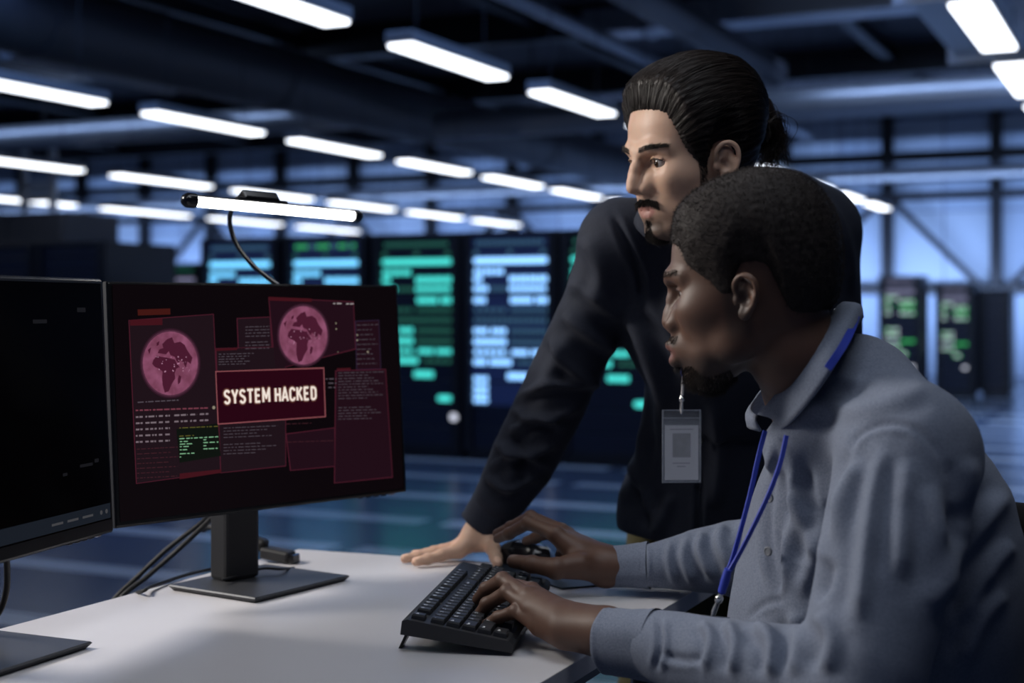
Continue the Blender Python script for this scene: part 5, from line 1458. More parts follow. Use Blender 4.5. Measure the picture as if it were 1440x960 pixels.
def cuff(axis_pts, radii, parent, m, sh, seed, name='cuff', flat=1.0):
    pts = [Vector(p) for p in axis_pts]; n = 48; rnd = random.Random(seed); ph = [rnd.uniform(0, 6.28) for _ in range(3)]
    d = (pts[-1] - pts[0]).normalized(); a = Vector((0, 0, 1)); a = (a - d*a.dot(d)).normalized(); b = d.cross(a); V = []; ring = []
    def rr(t, th, dr): return (interp(t, radii) + dr)*(1 + .035*math.sin(2*th + ph[0]) + .02*math.sin(3*th + ph[1] + 2*t) + .012*math.sin(7*th + ph[2]))
    prof = [(0.0, 0), (.10, 0), (.16, -.0007), (.22, 0), (.5, 0), (.80, 0), (.86, -.0007), (.92, 0), (.985, 0), (1.0, -.0012), (.985, -.0030), (.5, -.0034), (0.3, -.006)]
    for (t, dr) in prof:
        c = pts[0].lerp(pts[-1], t)
        V += [tuple(c + (a*math.cos(2*math.pi*k/n)*flat + b*math.sin(2*math.pi*k/n))*rr(t, 2*math.pi*k/n, dr)) for k in range(n)]
    F = [(i*n+k, i*n+(k+1)%n, (i+1)*n+(k+1)%n, (i+1)*n+k) for i in range(len(prof)-1) for k in range(n)]
    return link(name, np_mesh(name, sh(np.array(V)), np.array(F)), m, parent)
cuff([P(925, 907, 1.658), P(853, 900, 1.700)], [(0, .0415), (.5, .0385), (1, .0385)], seated, SHIRT_G, shift, 3)
cuff([P(913, 795, 2.120), P(849, 797, 2.137)], [(0, .0345), (.5, .0305), (1, .0290)], seated, SHIRT_G, shift, 4)
# collar: two leaves lofted between the neck line and the outer edge
def sheet(name, rows, thick, m, parent, sh=True, sub=3):
    """rows: list of point rows (same length); smooth sheet with thickness"""
    rows = [[Vector(q) for q in bez(r, sub)] for r in rows]
    k = len(rows); cols = len(rows[0]); g = []
    up = [bez([rows[i][c] for i in range(k)], sub) if k > 2 else [rows[0][c].lerp(rows[1][c], t/ (2*sub)) for t in range(2*sub+1)] for c in range(cols)]
    nr = len(up[0]); V = np.array([[tuple(up[c][r]) for c in range(cols)] for r in range(nr)])
    du = np.gradient(V, axis=1); dv = np.gradient(V, axis=0); N = np.cross(du, dv); N /= np.maximum(np.linalg.norm(N, axis=2), 1e-9)[..., None]
    A = (V + N*thick/2).reshape(-1, 3); B = (V - N*thick/2).reshape(-1, 3); n = len(A); F = []
    idx = lambda r, c: r*cols + c
    for r in range(nr-1):
        for c in range(cols-1):
            q = (idx(r,c), idx(r,c+1), idx(r+1,c+1), idx(r+1,c)); F.append(q); F.append(tuple(n+i for i in q[::-1]))
    bd_ = [idx(0,c) for c in range(cols)] + [idx(r,cols-1) for r in range(1,nr)] + [idx(nr-1,c) for c in range(cols-2,-1,-1)] + [idx(r,0) for r in range(nr-2,0,-1)]
    for i in range(len(bd_)):
        a, b = bd_[i], bd_[(i+1) % len(bd_)]; F.append((b, a, n+a, n+b))
    W = np.concatenate([A, B])
    return link(name, np_mesh(name, (shift(W) if sh is True else sh(W)), np.array(F)), m, parent)
inner = [P(1066, 582, 1.725), P(1090, 556, 1.675), P(1120, 515, 1.648), P(1150, 468, 1.655), P(1178, 431, 1.695), P(1188, 426, 1.755), P(1172, 436, 1.82)]
outer = [P(1094, 608, 1.685), P(1114, 592, 1.638), P(1148, 552, 1.605), P(1182, 502, 1.605), P(1206, 456, 1.655), P(1212, 446, 1.755), P(1185, 458, 1.84)]
mid = [a.lerp(b, .5) + Vector((0.004, -.012, .006)) for a, b in zip(inner, outer)]
sheet('collar', [inner, mid, outer], .003, SHIRT_G, seated)
inner2 = [P(1064, 584, 1.745), P(1056, 575, 1.79), P(1066, 555, 1.83), P(1110, 500, 1.84)]
outer2 = [P(1070, 606, 1.735), P(1052, 600, 1.79), P(1062, 585, 1.85), P(1120, 530, 1.87)]
sheet('collar', [inner2, [a.lerp(b, .5) + Vector((-.005, -.006, .003)) for a, b in zip(inner2, outer2)], outer2], .003, SHIRT_G, seated)
WB = mat('shirt_button', (0.16, 0.17, 0.19), 0.3)
for (px_, py_, Y_) in ((1093, 622, 1.685), (1082, 700, 1.665), (1080, 775, 1.655)):
    c = P(px_, py_, Y_) - PO
    MB().lathe([(.0055, -.001), (.0055, .001), (.004, .0016), (.0035, .001)], 16, 0, Matrix.Translation(c) @ Vector((-.75, -.66, 0)).to_track_quat('Z', 'Y').to_matrix().to_4x4()).build('button', WB, seated)
# trousers and shoes
v = Vol((.08, 1.45, 0.04), (.95, 2.12, .72), .008)
for yy in (-.1, .1):
    v.add(Chain([(.64, 1.78 + yy, .54), (.20, 1.78 + yy*1.8, .535), (.24, 1.78 + yy*1.8, .10)], [.115, .082, .066]), .03)
v.cut(Box3((.3, 1.78, .05), (.5, .5, .05)))
V, F = v.mesh(2); V = V + normals(V, F)*ripple(V, .004, 45, 9)[:, None]
link('trousers', np_mesh('trousers', shift(V), F), TROUSER, seated)
def shoe(c, d, parent, org, m):
    d = Vector(d).normalized(); R_ = frame_mtx((0,0,0), d, Vector((-d.y, d.x, 0))).to_3x3()
    c = np.array(c); f = np.array(d)
    v = Vol(c - .22, c + .22, .007)
    v.add(Ell(c + f*.05 + (0, 0, .04), (.13, .046, .042), R_)); v.add(Ell(c - f*.04 + (0, 0, .07), (.07, .042, .06), R_), .03)
    v.add(Box3(c + f*.03 + (0, 0, .012), (.135, .045, .012), R_, .01), .005); v.cut(Box3(c + (0, 0, -.1), (.5, .5, .1)))
    V, F = v.mesh(1)
    return link('shoe', np_mesh('shoe', V - np.array(org), F), m, parent)
SHOE = mat('shoe_leather', (0.015, 0.013, 0.012), 0.35)
shoe((.21, 1.60, 0), (-1, 0, 0), seated, PO, SHOE); shoe((.21, 1.96, 0), (-1, 0, 0), seated, PO, SHOE)
# ------------------------------------------------------------------ the standing man
SKIN_L = skin_material('skin_olive', (0.55, 0.345, 0.245), (0.36, 0.17, 0.14), (0.07, 0.045, 0.035), 0.5, 0.15, 0.06)
HAIR_D = mat('hair_dark_brown', (0.013, 0.008, 0.0065), 0.48, spec=0.3)
OLIVE = cloth_material('olive_trouser_cloth', (0.040, 0.034, 0.010), (0.055, 0.047, 0.016), 350)
th2 = math.radians(27)
TO = Vector((0.272, 2.120, 1.384))
tf, tl, tu = axes((-math.cos(th2), -math.sin(th2)), math.radians(11), math.radians(-3))
TM = frame_mtx(TO, tf, tl, tu); TI = TM.inverted()
stander = empty('person', (0.36, 2.62, 0.0)); tag(stander, 'standing person with ponytail and moustache in a navy shirt leaning on the desk', 'person')
TP = np.array(stander.location)
tsh = lambda V: V - TP
tp_ = dict(nose=.92, nose_w=.92, bridge=.0055, nose_len=0.1235, lips=0.92, eye_open=.0060, ear=.87, ear_dx=.004, ear_out=.001, width=.97)
TN = P(1035, 325, 2.29)
V, F, _ = build_head(tp_, [((-.020, 0, -.02), .054), ((-.034, 0, -.07), .054), (tuple(TI @ TO.lerp(TN, .8)), .058), (tuple(TI @ TN), .066)])
x, y, z = V.T
lip = np.clip(4*np.clip(1.15 - np.sqrt((y/.0215)**2 + ((z + .0555)/.0105)**2), 0, 1), 0, 1)*(x > .078)
beard = sstep(-.045, -.075, z)*sstep(.0, .02, x)*.62 + sstep(.030, .02, np.abs(y))*sstep(-.066, -.078, z)*(x > .06)*.4
moust = sstep(.032, .024, np.abs(y))*sstep(-.033, -.038, z)*sstep(-.052, -.047, z)*(x > .07)
side = sstep(.026, .006, np.abs(x - .018))*sstep(-.06, -.01, z)*sstep(.045, .02, z)*(np.abs(y) > .05)*.35
stub = np.clip(beard + .6*moust + side, 0, .9)*(1 - lip)
TV, TF = V, F
hp1 = (xf(TM, V), F, {'lip': lip, 'stubble': stub})
ind = [J(645, 774, 2.385, .0125), J(621, 780, 2.368, .0095), J(601, 786, 2.356, .0085), J(585, 789.5, 2.346, .0075)]
midf = [J(648, 768, 2.410, .0125), J(610, 776, 2.400, .0095), J(588, 782, 2.392, .0085), J(569, 785, 2.385, .0075)]
ring_ = [J(656, 765, 2.435, .0115), J(622, 773, 2.430, .0092), J(600, 778, 2.425, .0082), J(583, 779, 2.42, .0072)]
pink = [J(666, 766, 2.455, .0105), J(640, 773, 2.455, .0084), J(624, 776, 2.452, .0074), J(610, 777, 2.45, .0066)]
thb = [J(686, 760, 2.400, .0145), J(693, 771, 2.378, .0118), J(697, 783, 2.356, .0100), J(699.5, 792, 2.340, .0085)]
w_ = J(676, 749, 2.418, .0245)
tpalm = [[w_, J(645, 774, 2.385, .0125)], [w_, J(648, 768, 2.41, .0130)], [w_, J(656, 765, 2.435, .0125)], [J(678, 752, 2.425, .022), J(666, 766, 2.455, .0115)], [J(700, 705, 2.41, .026), w_], [J(678, 755, 2.41, .019), J(688, 764, 2.395, .0145)]]
rh = hand_vol([ind, midf, ring_, pink, thb], tpalm)
# far hand resting behind the seated man
def simple_hand(w, d, n, r=1.0):
    w = Vector(w); d = Vector(d).normalized(); n = Vector(n).normalized(); s = d.cross(n)
    q = lambda a, b, c: tuple(w + d*a + s*b + n*c)
    fs = [[(q(.085, b, 0), .0105), (q(.085+.045*L, b*1.1, -.006), .0092), (q(.085+.072*L, b*1.12, -.020), .0082), (q(.085+.092*L, b*1.12, -.034), .007)] for (b, L) in ((.030, .95), (.010, 1.05), (-.011, 1.0), (-.031, .8))]
    fs.append([(q(.03, .03, 0), .0135), (q(.055, .052, -.008), .0115), (q(.08, .060, -.016), .0098), (q(.10, .062, -.022), .0085)])
    pl = [[(q(0, 0, 0), .022), (q(.085, b, 0), .0115)] for b in (.030, .010, -.011, -.031)] + [[(q(-.10, 0, 0), .026), (q(0, 0, 0), .022)]]
    return hand_vol(fs, pl, .0022)
LW = P(1118, 700, 2.44)
lh = simple_hand(LW, (.05, -.25, -.95), (-.8, -.5, .1))
bv = Vol((-.1, 2.1, -.01), (.75, 2.85, 1.4), .010)
for prim in (Chain([tuple(TN), tuple(P(1025, 430, 2.34)), tuple(P(1010, 590, 2.43)), (.345, 2.58, .84)], [.06, .09, .08, .07]),
             Chain([tuple(P(875, 340, 2.28)), tuple(P(775, 560, 2.37)), tuple(P(700, 705, 2.41))], [.045, .038, .026]),
             Chain([tuple(P(1148, 335, 2.37)), tuple(P(1165, 560, 2.45)), tuple(LW)], [.045, .038, .026]),
             Chain([(.30, 2.56, .82), (.27, 2.605, .48), (.245, 2.66, .10), (.22, 2.60, .04)], [.06, .05, .04, .03]), Chain([(.42, 2.60, .82), (.44, 2.68, .48), (.45, 2.76, .10), (.43, 2.70, .04)], [.06, .05, .04, .03])):
    bv.add(prim, .03)
bV, bF = bv.mesh(1)
V, F, A = join([hp1, rh, lh, (bV, bF, {})])
link('body', np_mesh('body', tsh(V), F, A), SKIN_L, stander)
TPv = Vector(TP)
for s in (1, -1):
    eye_part(TM @ Vector((.0765, s*.0315, .0125)) - TPv, .0125, tf - tl*0.05 - tu*0.10, stander, EYE)
lashes(TM, .0765, tp_['eye_open'], stander, TPv, HAIR_D)
# slicked back hair with the knot behind
LINE_T = [(-.13, -.055), (-.085, -.050), (-.050, -.040), (-.030, -.022), (-.022, .008), (-.014, .026), (-.002, .032), (.014, .028), (.022, .012), (.030, -.008), (.038, -.004), (.050, .016), (.060, .038), (.066, .060), (.071, .082), (.082, .089), (.094, .094), (.13, .11)]
rows_t = [(z_, f_, b_, w_*tp_['width']) for (z_, f_, b_, w_) in HEAD_ROWS]
v = hair_cap(rows_t, LINE_T, .0165, .0021, lambda X, Y, Z, reg: (.0036 + .0220*sstep(.0, .055, reg)*sstep(-.03, .10, Z))*sstep(-.003, .010, reg))
v.add(Ell((-.112, .0, .030), (.020, .022, .022)), .012)
hV, hF = v.mesh(2)
ang = np.arctan2(hV[:, 1], hV[:, 2] - .025)
hN = normals(hV, hF)
hV = hV + hN*(.0006*np.sin(ang*46 + 2.2*np.sin(hV[:, 0]*60) + 3*np.sin(ang*5)) + .0005*np.sin(ang*83 + hV[:, 0]*40))[:, None]
link('hair', np_mesh('hair', tsh(xf(TM, hV)), hF), HAIR_D, stander)
from mathutils.bvhtree import BVHTree
bvh = BVHTree.FromPolygons([tuple(q) for q in hV], [tuple(int(i) for i in q) for q in hF])
rs = np.random.RandomState(8); cen = Vector((-.01, 0, .03)); tie = np.array((-.118, 0, .032)); paths = []
lx_ = [q[0] for q in LINE_T]; lz_ = [q[1] for q in LINE_T]
for k in range(3200):
    sgn = rs.choice((-1, 1)); xs = rs.uniform(-.01, .099); zs = np.interp(xs, lx_, lz_) + rs.uniform(.001, .012)
    if k % 3 == 0: zs += rs.uniform(0, .04)
    a0 = Vector((xs, sgn*.08*min(1, max(0.0, (.100 - xs)/.05))**.5*rs.uniform(.05 if xs > .06 else .9, 1.0), zs))
    d0 = (a0 - cen).normalized(); d1 = (Vector(tie) - cen).normalized(); pth = []; lift = abs(rs.normal(0, .0008)) + .0003
    if d0.dot(d1) < -.97: continue
    up = Vector((0, 0, 1)); om = math.acos(max(-1, min(1, d0.dot(d1)))); n_ = 16; ok = True
    for i in range(n_):
        t = i/(n_-1); w0 = math.sin((1-t)*om)/math.sin(om); w1 = math.sin(t*om)/math.sin(om)
        d = (d0*w0 + d1*w1); d = (d + up*0.18*math.sin(math.pi*t)).normalized()
        h = bvh.ray_cast(cen + d*.3, -d)
        if h[0] is None: ok = False; break
        pth.append(tuple(h[0] + d*(lift*math.sin(math.pi*(.15 + .85*t)) + .0002)))
    if ok: paths.append(pth)
pv, pf = paths_mesh(np.array(paths), .00030, .3)
link('hair_strands', np_mesh('hair_strands', tsh(xf(TM, pv)), pf), HAIR_D, stander)
# ponytail: a bunch of loose curls falling from the tie
paths = []
pc_ = TI @ P(1072, 150, 2.20); p1 = TI @ P(1088, 195, 2.215); p2 = TI @ P(1082, 222, 2.21)
for k in range(1000):
    st = np.array(tie) + rs.normal(0, .008, 3); r1 = rs.normal(0, .013, 3); r2 = rs.normal(0, .014, 3); amp = rs.uniform(.002, .006); ph = rs.uniform(0, 6.28); fq = rs.uniform(5, 11); pth = []
    cpt = [st, np.array(pc_) + r1*.8, np.array(p1) + r1, np.array(p2) + r2]; L_ = rs.uniform(.75, 1.05)
    for i in range(22):
        t = i/21*L_; b0, b1, b2, b3 = (1-t)**3, 3*t*(1-t)**2, 3*t*t*(1-t), t**3
        q = b0*cpt[0] + b1*(cpt[1]*1.2 - .2*cpt[0]) + b2*(cpt[2]*1.15 - .15*cpt[3]) + b3*cpt[3]
        q = q + amp*t*np.array((math.sin(fq*t + ph), math.cos(fq*t*1.1 + ph), .6*math.sin(fq*t*.9 + ph*2)))
        pth.append(q)
    paths.append(pth)
pv, pf = paths_mesh(np.array(paths), .00075, .5)
core = Vol(np.array(p1) - .09, np.array(p1) + .09, .003)
core.add(Chain([tuple(tie), tuple(pc_), tuple(p1), tuple(p2)], [.011, .015, .017, .008], .01))
cV, cF = core.mesh(1); cV = cV + normals(cV, cF)*ripple(cV, .004, 160, 3)[:, None]
V, F, _ = join([(pv, pf, {}), (cV, cF, {})])
link('ponytail', np_mesh('ponytail', tsh(xf(TM, V)), F), HAIR_D, stander)
tv = Vol(tie - .03, tie + .03, .002)
tv.add(Chain([tuple(tie + np.array((-.004, .0145*math.cos(a), .0145*math.sin(a)))) for a in np.linspace(0, 2*math.pi, 17)], .0035, .001))
V, F = tv.mesh(1); link('hair_tie', np_mesh('hair_tie', tsh(xf(TM, V)), F), M['rubber'], stander)
x, y, z = TV.T
tuft('moustache', TV, TF, (np.abs(y) < .0285) & (z < -.0365 - .28*np.maximum(np.abs(y) - .010, 0)) & (z > -.0470 - .55*np.maximum(np.abs(y) - .014, 0)) & (x > .072), 1300, .0062, lambda p, n: n*0.55 + np.stack([0*p[:,0], np.sign(p[:,1])*(.35 + 22*np.abs(p[:,1])), -1 + 0*p[:,0]], 1), 23, stander, TM, HAIR_D, .3, .0003, 3, tsh)
tuft('goatee', TV, TF, (np.abs(y) < np.where(z > -.080, .007, .007 + .5*(-.080 - z))) & (z < -.0685) & (z > -.106) & (x > .058), 1000, .0062, lambda p, n: n*0.4 + np.array((.1, 0, -1.0)), 25, stander, TM, HAIR_D, .5, .00026, 3, tsh)
for s in (1, -1):
    tuft('eyebrow', TV, TF, (s*y > .010) & (s*y < .054) & (np.abs(z - (.0325 + .0045*np.sin((np.abs(y)-.010)/.044*2.4))) < .0042 - .055*np.maximum(np.abs(y) - .03, 0)) & (x > .045), 620, .0068, lambda p, n: n*0.3 + np.stack([-.4 + 0*p[:,0], np.sign(p[:,1])*.9, .12 + 0*p[:,0]], 1), 27 + s, stander, TM, HAIR_D, .35, .00020, 3, tsh)
    tuft('sideburn', TV, TF, (s*y > .05) & (x > .026) & (x < .042) & (z > -.030) & (z < .01), 350, .006, lambda p, n: n*0.25 + np.array((-.15, 0, -1.0)), 37 + s, stander, TM, HAIR_D, .3, .00018, 3, tsh)
# earring
er = TM @ Vector((.008, .085, -.0285)) - TPv
b = MB(); hoop = []
for k in range(15):
    a = 2*math.pi*k/14; hoop.append(er + tf*(.0045*math.cos(a)) + tu*(.006*math.sin(a) - .004))
b.tube(hoop, .0012, 8); b.build('earring', M['chrome'], stander)

# shirt
R_SH = P(872, 338, 2.27)
v = Vol((-.10, 2.08, .74), (.66, 2.72, 1.42), .0045)
rot = Matrix.Rotation(math.radians(17), 3, 'Z')
v.add(Ell(tuple(P(1022, 425, 2.335)), (.185, .118, .200), rot))
v.add(Ell(tuple(P(1018, 590, 2.425)), (.142, .108, .19), rot), .07)
v.add(Ell(tuple(P(992, 725, 2.475)), (.158, .120, .17), rot), .06)
v.add(Chain([tuple(P(1010, 320, 2.27)), tuple(P(940, 330, 2.265)), tuple(R_SH)], [.060, .062, .060]), .045)
v.add(Chain([tuple(P(1058, 288, 2.27)), tuple(P(1108, 290, 2.31)), tuple(P(1149, 321, 2.36))], [.062, .061, .069]), .045)
v.add(Chain([tuple(R_SH), tuple(P(842, 420, 2.30)), tuple(P(778, 560, 2.37)), tuple(P(733, 650, 2.40)), tuple(P(703, 700, 2.412)), tuple(P(692, 722, 2.417))], [.061, .0560, .0590, .0560, .045, .036]), .03)
v.add(Chain([tuple(P(1146, 330, 2.36)), tuple(P(1160, 440, 2.40)), tuple(P(1165, 560, 2.45)), tuple(P(1140, 630, 2.45)), tuple(P(1122, 680, 2.44))], [.069, .062, .060, .052, .040]), .03)
v.cut(Box3(tuple(P(985, 765, 2.46) + Vector((0, 0, -.086))), (.4, .4, .10), Matrix.Rotation(math.radians(5), 3, 'Y')), .004)
v.cut(Chain([tuple(TO.lerp(TN, 0.5)), tuple(TN)], [.060, .058]), .004)
V, F = v.mesh(2)
V = V + normals(V, F)*(ripple(V, .0032, 34, 31))[:, None]
FOLDS_T = [
    ([(862, 300), (880, 340), (900, 385), (905, 430)], 5, -.0040), ([(868, 298), (888, 338), (908, 385), (912, 425)], 6, .0035),
    ([(800, 395), (840, 420), (880, 455)], 11, .0060), ([(790, 440), (830, 470), (868, 495)], 10, .0065), ([(770, 470), (800, 515), (848, 545)], 8, .0050),
    ([(728, 560), (775, 540), (835, 545)], 7, .0060), ([(718, 575), (760, 590), (818, 572)], 6, .0045), ([(715, 612), (755, 585), (790, 600)], 7, .0055), ([(696, 622), (735, 640), (785, 622)], 7, .0060),
    ([(690, 660), (722, 640), (775, 655)], 6, .0050), ([(682, 668), (715, 688), (755, 668)], 6, .0055), ([(720, 610), (735, 650), (730, 690)], 9, -.0050),
    ([(820, 330), (845, 380), (838, 430)], 13, .0055), ([(800, 470), (775, 520), (755, 565)], 12, .0045),
    # body
    ([(880, 430), (905, 490), (930, 560), (930, 620)], 12, .0070), ([(905, 420), (945, 470), (975, 540)], 13, .0060), ([(872, 500), (895, 560), (905, 640), (890, 700)], 9, .0060),
    ([(915, 600), (905, 660), (885, 720)], 9, -.0060), ([(945, 690), (930, 730), (915, 752)], 9, .0055), ([(1000, 560), (1010, 640), (1000, 720)], 12, .0060),
    ([(984, 660), (983, 710), (982, 760)], 4, -.0035), ([(992, 660), (991, 710), (990, 760)], 4, .0030), ([(950, 350), (955, 400), (940, 450)], 12, .0045), ([(880, 640), (905, 690), (925, 740)], 8, .0050),
    ([(1130, 270), (1170, 300), (1190, 350), (1195, 420)], 10, .0050)]
V = lap(sculpt(V, F, FOLDS_T, gain=2.0), F, .25)
link('shirt', np_mesh('shirt', tsh(V), F), NAVY, stander)
cuff([P(709, 694, 2.411), P(676, 741, 2.420)], [(0, .0455), (.3, .041), (1, .0375)], stander, NAVY, tsh, 7)
cuff([P(1124, 672, 2.44), P(1119, 702, 2.44)], [(0, .042), (1, .035)], stander, NAVY, tsh, 8)
inner = [P(935, 306, 2.115), P(915, 298, 2.145), P(930, 268, 2.20), P(975, 245, 2.26), P(1030, 238, 2.28), P(1068, 250, 2.24)]
outer = [P(930, 350, 2.115), P(896, 322, 2.145), P(900, 300, 2.215), P(960, 280, 2.30), P(1035, 275, 2.33), P(1090, 285, 2.25)]
sheet('collar', [inner, [a.lerp(b_, .5) + Vector((-.004, -.004, .004)) for a, b_ in zip(inner, outer)], outer], .003, NAVY, stander, tsh)
inner = [P(942, 306, 2.115), P(965, 308, 2.10), P(1010, 300, 2.12), P(1060, 275, 2.17)]
outer = [P(948, 352, 2.105), P(985, 356, 2.075), P(1030, 335, 2.11), P(1085, 300, 2.19)]
sheet('collar', [inner, [a.lerp(b_, .5) + Vector((0, -.006, .004)) for a, b_ in zip(inner, outer)], outer], .003, NAVY, stander, tsh)
cuff([TO.lerp(TN, 1.05), TO.lerp(TN, .62)], [(0, .079), (1, .071)], stander, NAVY, tsh, 9, 'collar_stand')
NB_ = mat('navy_button', (0.006, 0.007, 0.010), 0.25)
for (px_, py_, Y_) in ((985, 620, 2.305), (984, 690, 2.345), (983, 742, 2.36)):
    MB().lathe([(.0055, -.003), (.0055, .001), (.004, .0016), (.0035, .001)], 16, 0, Matrix.Translation(P(px_, py_, Y_) - TPv) @ Vector((-.3, -.95, 0)).to_track_quat('Z', 'Y').to_matrix().to_4x4()).build('button', NB_, stander)
# trousers, shoes
v = Vol((.08, 2.36, .04), (.62, 2.90, .98), .008)
v.add(Ell((.362, 2.59, .85), (.130, .108, .13), rot))
v.add(Chain([(.300, 2.555, .82), (.270, 2.605, .48), (.245, 2.66, .08)], [.090, .076, .062]), .03)
v.add(Chain([(.42, 2.605, .82), (.445, 2.68, .48), (.455, 2.76, .08)], [.098, .076, .062]), .03)
V, F = v.mesh(2); V = V + normals(V, F)*ripple(V, .004, 45, 19)[:, None]
link('trousers', np_mesh('trousers', tsh(V), F), OLIVE, stander)
shoe((.235, 2.63, 0), (-.5, -.85, 0), stander, TP, SHOE); shoe((.445, 2.73, 0), (-.3, -.95, 0), stander, TP, SHOE)
# ------------------------------------------------------------------ lanyards with badges
BLUE = mat('lanyard_blue', (0.025, 0.050, 0.42), 0.55, bump=0.2, bscale=900)
METAL = mat('clip_metal', (0.75, 0.74, 0.72), 0.2, 1.0)
CARD = mat('badge_card', (0.46, 0.46, 0.50), 0.6); CARDP = mat('badge_photo', (0.22, 0.22, 0.24), 0.5, noise=0.35, nscale=60); INK = mat('badge_ink', (0.25, 0.25, 0.28), 0.6)
def clear_plastic():
    m = bpy.data.materials.new('clear_plastic'); m.use_nodes = True; nt = m.node_tree; b = nt.nodes['Principled BSDF']
    b.inputs['Base Color'].default_value = (0.75, 0.8, 0.9, 1); b.inputs['Roughness'].default_value = 0.12; b.inputs['Alpha'].default_value = 0.07; b.inputs['Specular IOR Level'].default_value = 0.5
    return m
CLEAR = clear_plastic()
def badge(root, F, w, h, card=True, lines_=True):
    """holder hanging from the middle of its top edge; F: x across, y up, z to the viewer"""
    b = MB().bevbox((-w/2, -h, -.0015), (w/2, 0, -.0005), .0004, 0, F).bevbox((-w/2, -h, .0008), (w/2, -.012, .0014), .0003, 0, F)
    b.build('holder', CLEAR, root)
    r = MB()
    for (a, c) in (((-w/2, -h, -.0018), (-w/2 + .0016, 0, .0018)), ((w/2 - .0016, -h, -.0018), (w/2, 0, .0018)), ((-w/2, -h, -.0018), (w/2, -h + .0016, .0018)), ((-w/2, -.0016, -.0018), (w/2, 0, .0018)), ((-w/2, -.0135, -.0018), (w/2, -.0122, .0018))): r.box(a, c, 0, F)
    r.build('holder_rim', mat('holder_rim', (0.30, 0.33, 0.40), 0.3, alpha=0.45), root)
    if card:
        c = MB().box((-w/2 + .004, -h + .004, -.0004), (w/2 - .004, -.024, .0004), 0, F).build('card', CARD, root)
        MB().box((-.014, -.073, .0004), (.014, -.036, .0006), 0, F).build('photo', CARDP, c)
        k = MB()
        for (x0, x1, yy) in ((-.014, .013, -.082), (-.007, .006, -.087), (-.018, .018, -.030)): k.box((x0, yy - .0008, .0004), (x1, yy + .0008, .0006), 0, F)
        k.build('print', INK, c)
def clip(root, top, bot):
    top = Vector(top); bot = Vector(bot); d = (bot - top)
    b = MB().tube([top, top + d*.12, top + d*.16, top + d*.32, top + d*.36, top + d*.80, bot], [.0030, .0030, .0046, .0046, .0026, .0034, .0012], 10)
    b.ball(top + d*.22, .0050, 6)
    b.build('clip', METAL, root)
# seated man's lanyard
ly = empty('lanyard', P(1022, 805, 1.64)); tag(ly, 'bright blue lanyard hanging from the collar of the grey-blue shirt', 'lanyard')
o_ = Vector(ly.location)
L1p = [P(1076, 606, 1.672), P(1067, 640, 1.655), P(1056, 690, 1.645), P(1043, 740, 1.640), P(1030, 785, 1.640), P(1022, 806, 1.640)]
L2p = [P(1106, 612, 1.632), P(1098, 648, 1.628), P(1083, 690, 1.626), P(1062, 735, 1.628), P(1040, 778, 1.634), P(1024, 806, 1.638)]
MB().ribbon([p - o_ for p in bez(L1p, 8)], .0052, Vector((1, .3, 0)), .0022).build('strap', BLUE, ly)
MB().ribbon([p - o_ for p in bez(L2p, 8)], .0052, Vector((1, .3, 0)), .0022).build('strap', BLUE, ly)
L3p = [P(1204, 443, 1.665), P(1196, 466, 1.628), P(1183, 490, 1.602), P(1164, 518, 1.594)]
MB().ribbon([p - o_ for p in bez(L3p, 8)], .0090, Vector((.7, -.1, -.6)), .002).build('strap', BLUE, ly)
MB().tube([P(1024, 800, 1.637) - o_, P(1020, 815, 1.640) - o_, P(1015, 832, 1.645) - o_], [.0044, .0054, .0048], 10).build('ferrule', BLUE, ly)
clip(ly, P(1014, 834, 1.645) - o_, P(1001, 868, 1.66) - o_)
bF_ = frame_mtx(P(1002, 868, 1.66) - o_, (.75, .62, -.18), (.30, -.30, .10))
badge(ly, bF_, .062, .10)
# standing man's lanyard
ly2 = empty('lanyard', P(959, 560, 2.185)); tag(ly2, 'lanyard with a clear badge holder hanging before the navy shirt', 'lanyard')
o_ = Vector(ly2.location)
for pts in ([P(962, 520, 2.185), P(968, 440, 2.175), P(972, 380, 2.14), P(975, 330, 2.12), P(985, 292, 2.165)], [P(964, 520, 2.185), P(985, 440, 2.175), P(1005, 370, 2.12), P(1040, 320, 2.13), P(1065, 285, 2.17)]):
    MB().ribbon([p - o_ for p in bez(pts, 6)], .009, Vector((1, 0, 0)), .002).build('strap', BLUE, ly2)
MB().tube([P(964, 512, 2.184) - o_, P(963, 524, 2.184) - o_, P(961, 529, 2.184) - o_], [.0055, .0060, .0030], 10).build('ferrule', BLUE, ly2)
b = MB(); b.tube([P(961, 526, 2.184) - o_, P(960, 545, 2.184) - o_, P(959, 558, 2.184) - o_], .0022, 8); b.build('cord', mat('braided_cord', (0.35, 0.34, 0.36), 0.6), ly2)
clip(ly2, P(959, 555, 2.184) - o_, P(958, 582, 2.184) - o_)
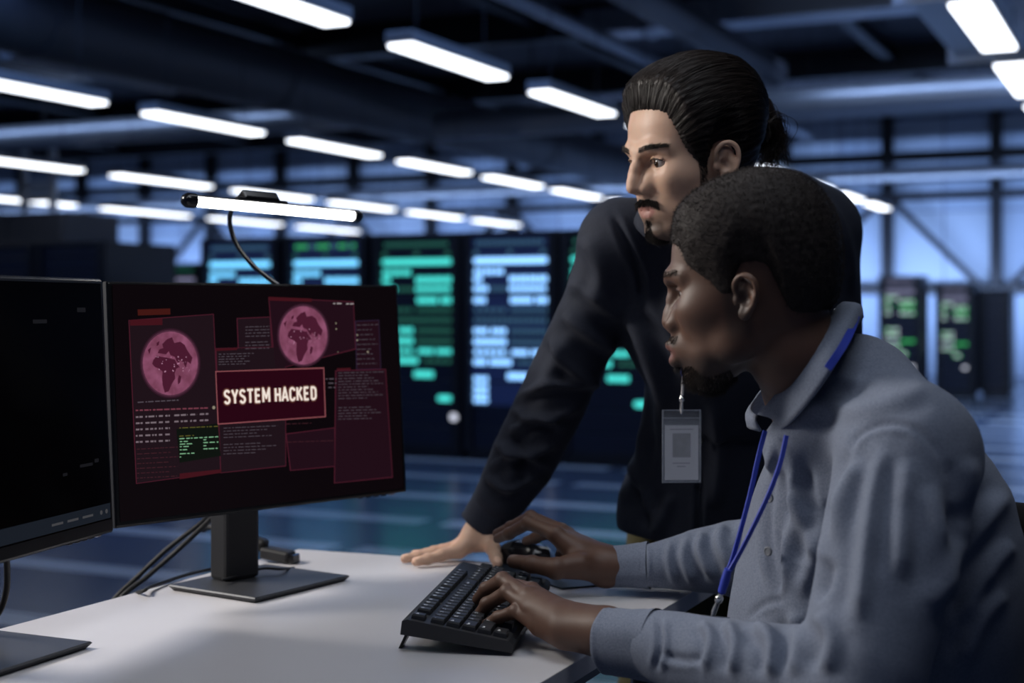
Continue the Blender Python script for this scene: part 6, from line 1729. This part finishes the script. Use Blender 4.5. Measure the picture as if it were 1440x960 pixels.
badge(ly2, frame_mtx(P(958.5, 576, 2.186) - o_, (.995, .06, .0), (.06, .0, .995)), .060, .112)

# ------------------------------------------------------------------ office chair
CH = mat('chair_fabric', (0.005, 0.005, 0.006), 0.8, spec=0.1, bump=0.3, bscale=700)
ch = empty('office_chair', (.66, 1.78, 0), math.radians(0)); tag(ch, 'black office chair under the seated man at the right edge', 'chair')
sv = Vol((-.32, -.30, .33), (.32, .30, .50), .008)
sv.add(Box3((0, 0, .415), (.24, .24, .045), None, .04)); sv.add(Ell((-.02, 0, .425), (.24, .23, .045)), .02)
V, F = sv.mesh(1); link('seat', np_mesh('seat', V, F), CH, ch)
sv = Vol((-.30, -.32, .50), (.32, .32, 1.0), .008)
bp = []
for zz in np.linspace(.56, .86, 5):
    bp.append(Chain([(-.10 + .10*(1 - abs(0)) + .17 - .12*abs(t)**2 - .10 + .05*(zz-.7), t*.25, zz) for t in np.linspace(-1, 1, 9)], .034))
sv.add(Uni(bp, .05)); V, F = sv.mesh(2); V = V + np.array((.09, 0, 0)); link('backrest', np_mesh('backrest', V, F), CH, ch)
MB().tube(bez([(.10, 0, .40), (.22, 0, .40), (.25, 0, .48), (.24, 0, .62)], 5), .022, 10).build('back_support', M['matte_black'], ch)
MB().tube([(0, 0, .12), (0, 0, .38)], .028, 16).build('gas_column', M['stand'], ch)
for k in range(5):
    a = math.radians(36 + 72*k); d = Vector((math.cos(a), math.sin(a), 0))
    MB().tube([d*.02 + Vector((0, 0, .11)), d*.16 + Vector((0, 0, .09)), d*.29 + Vector((0, 0, .075))], [.028, .022, .016], 10).build('base_arm', M['matte_black'], ch)
    c = d*.29; n = Vector((-d.y, d.x, 0))
    MB().lathe([(.010, -.018), (.028, -.016), (.028, .016), (.010, .018)], 18, 0, Matrix.Translation(c + Vector((0, 0, .028))) @ n.to_track_quat('Z', 'Y').to_matrix().to_4x4()).tube([c + Vector((0, 0, .03)), c + Vector((0, 0, .075))], .007, 8).build('caster', M['rubber'], ch)
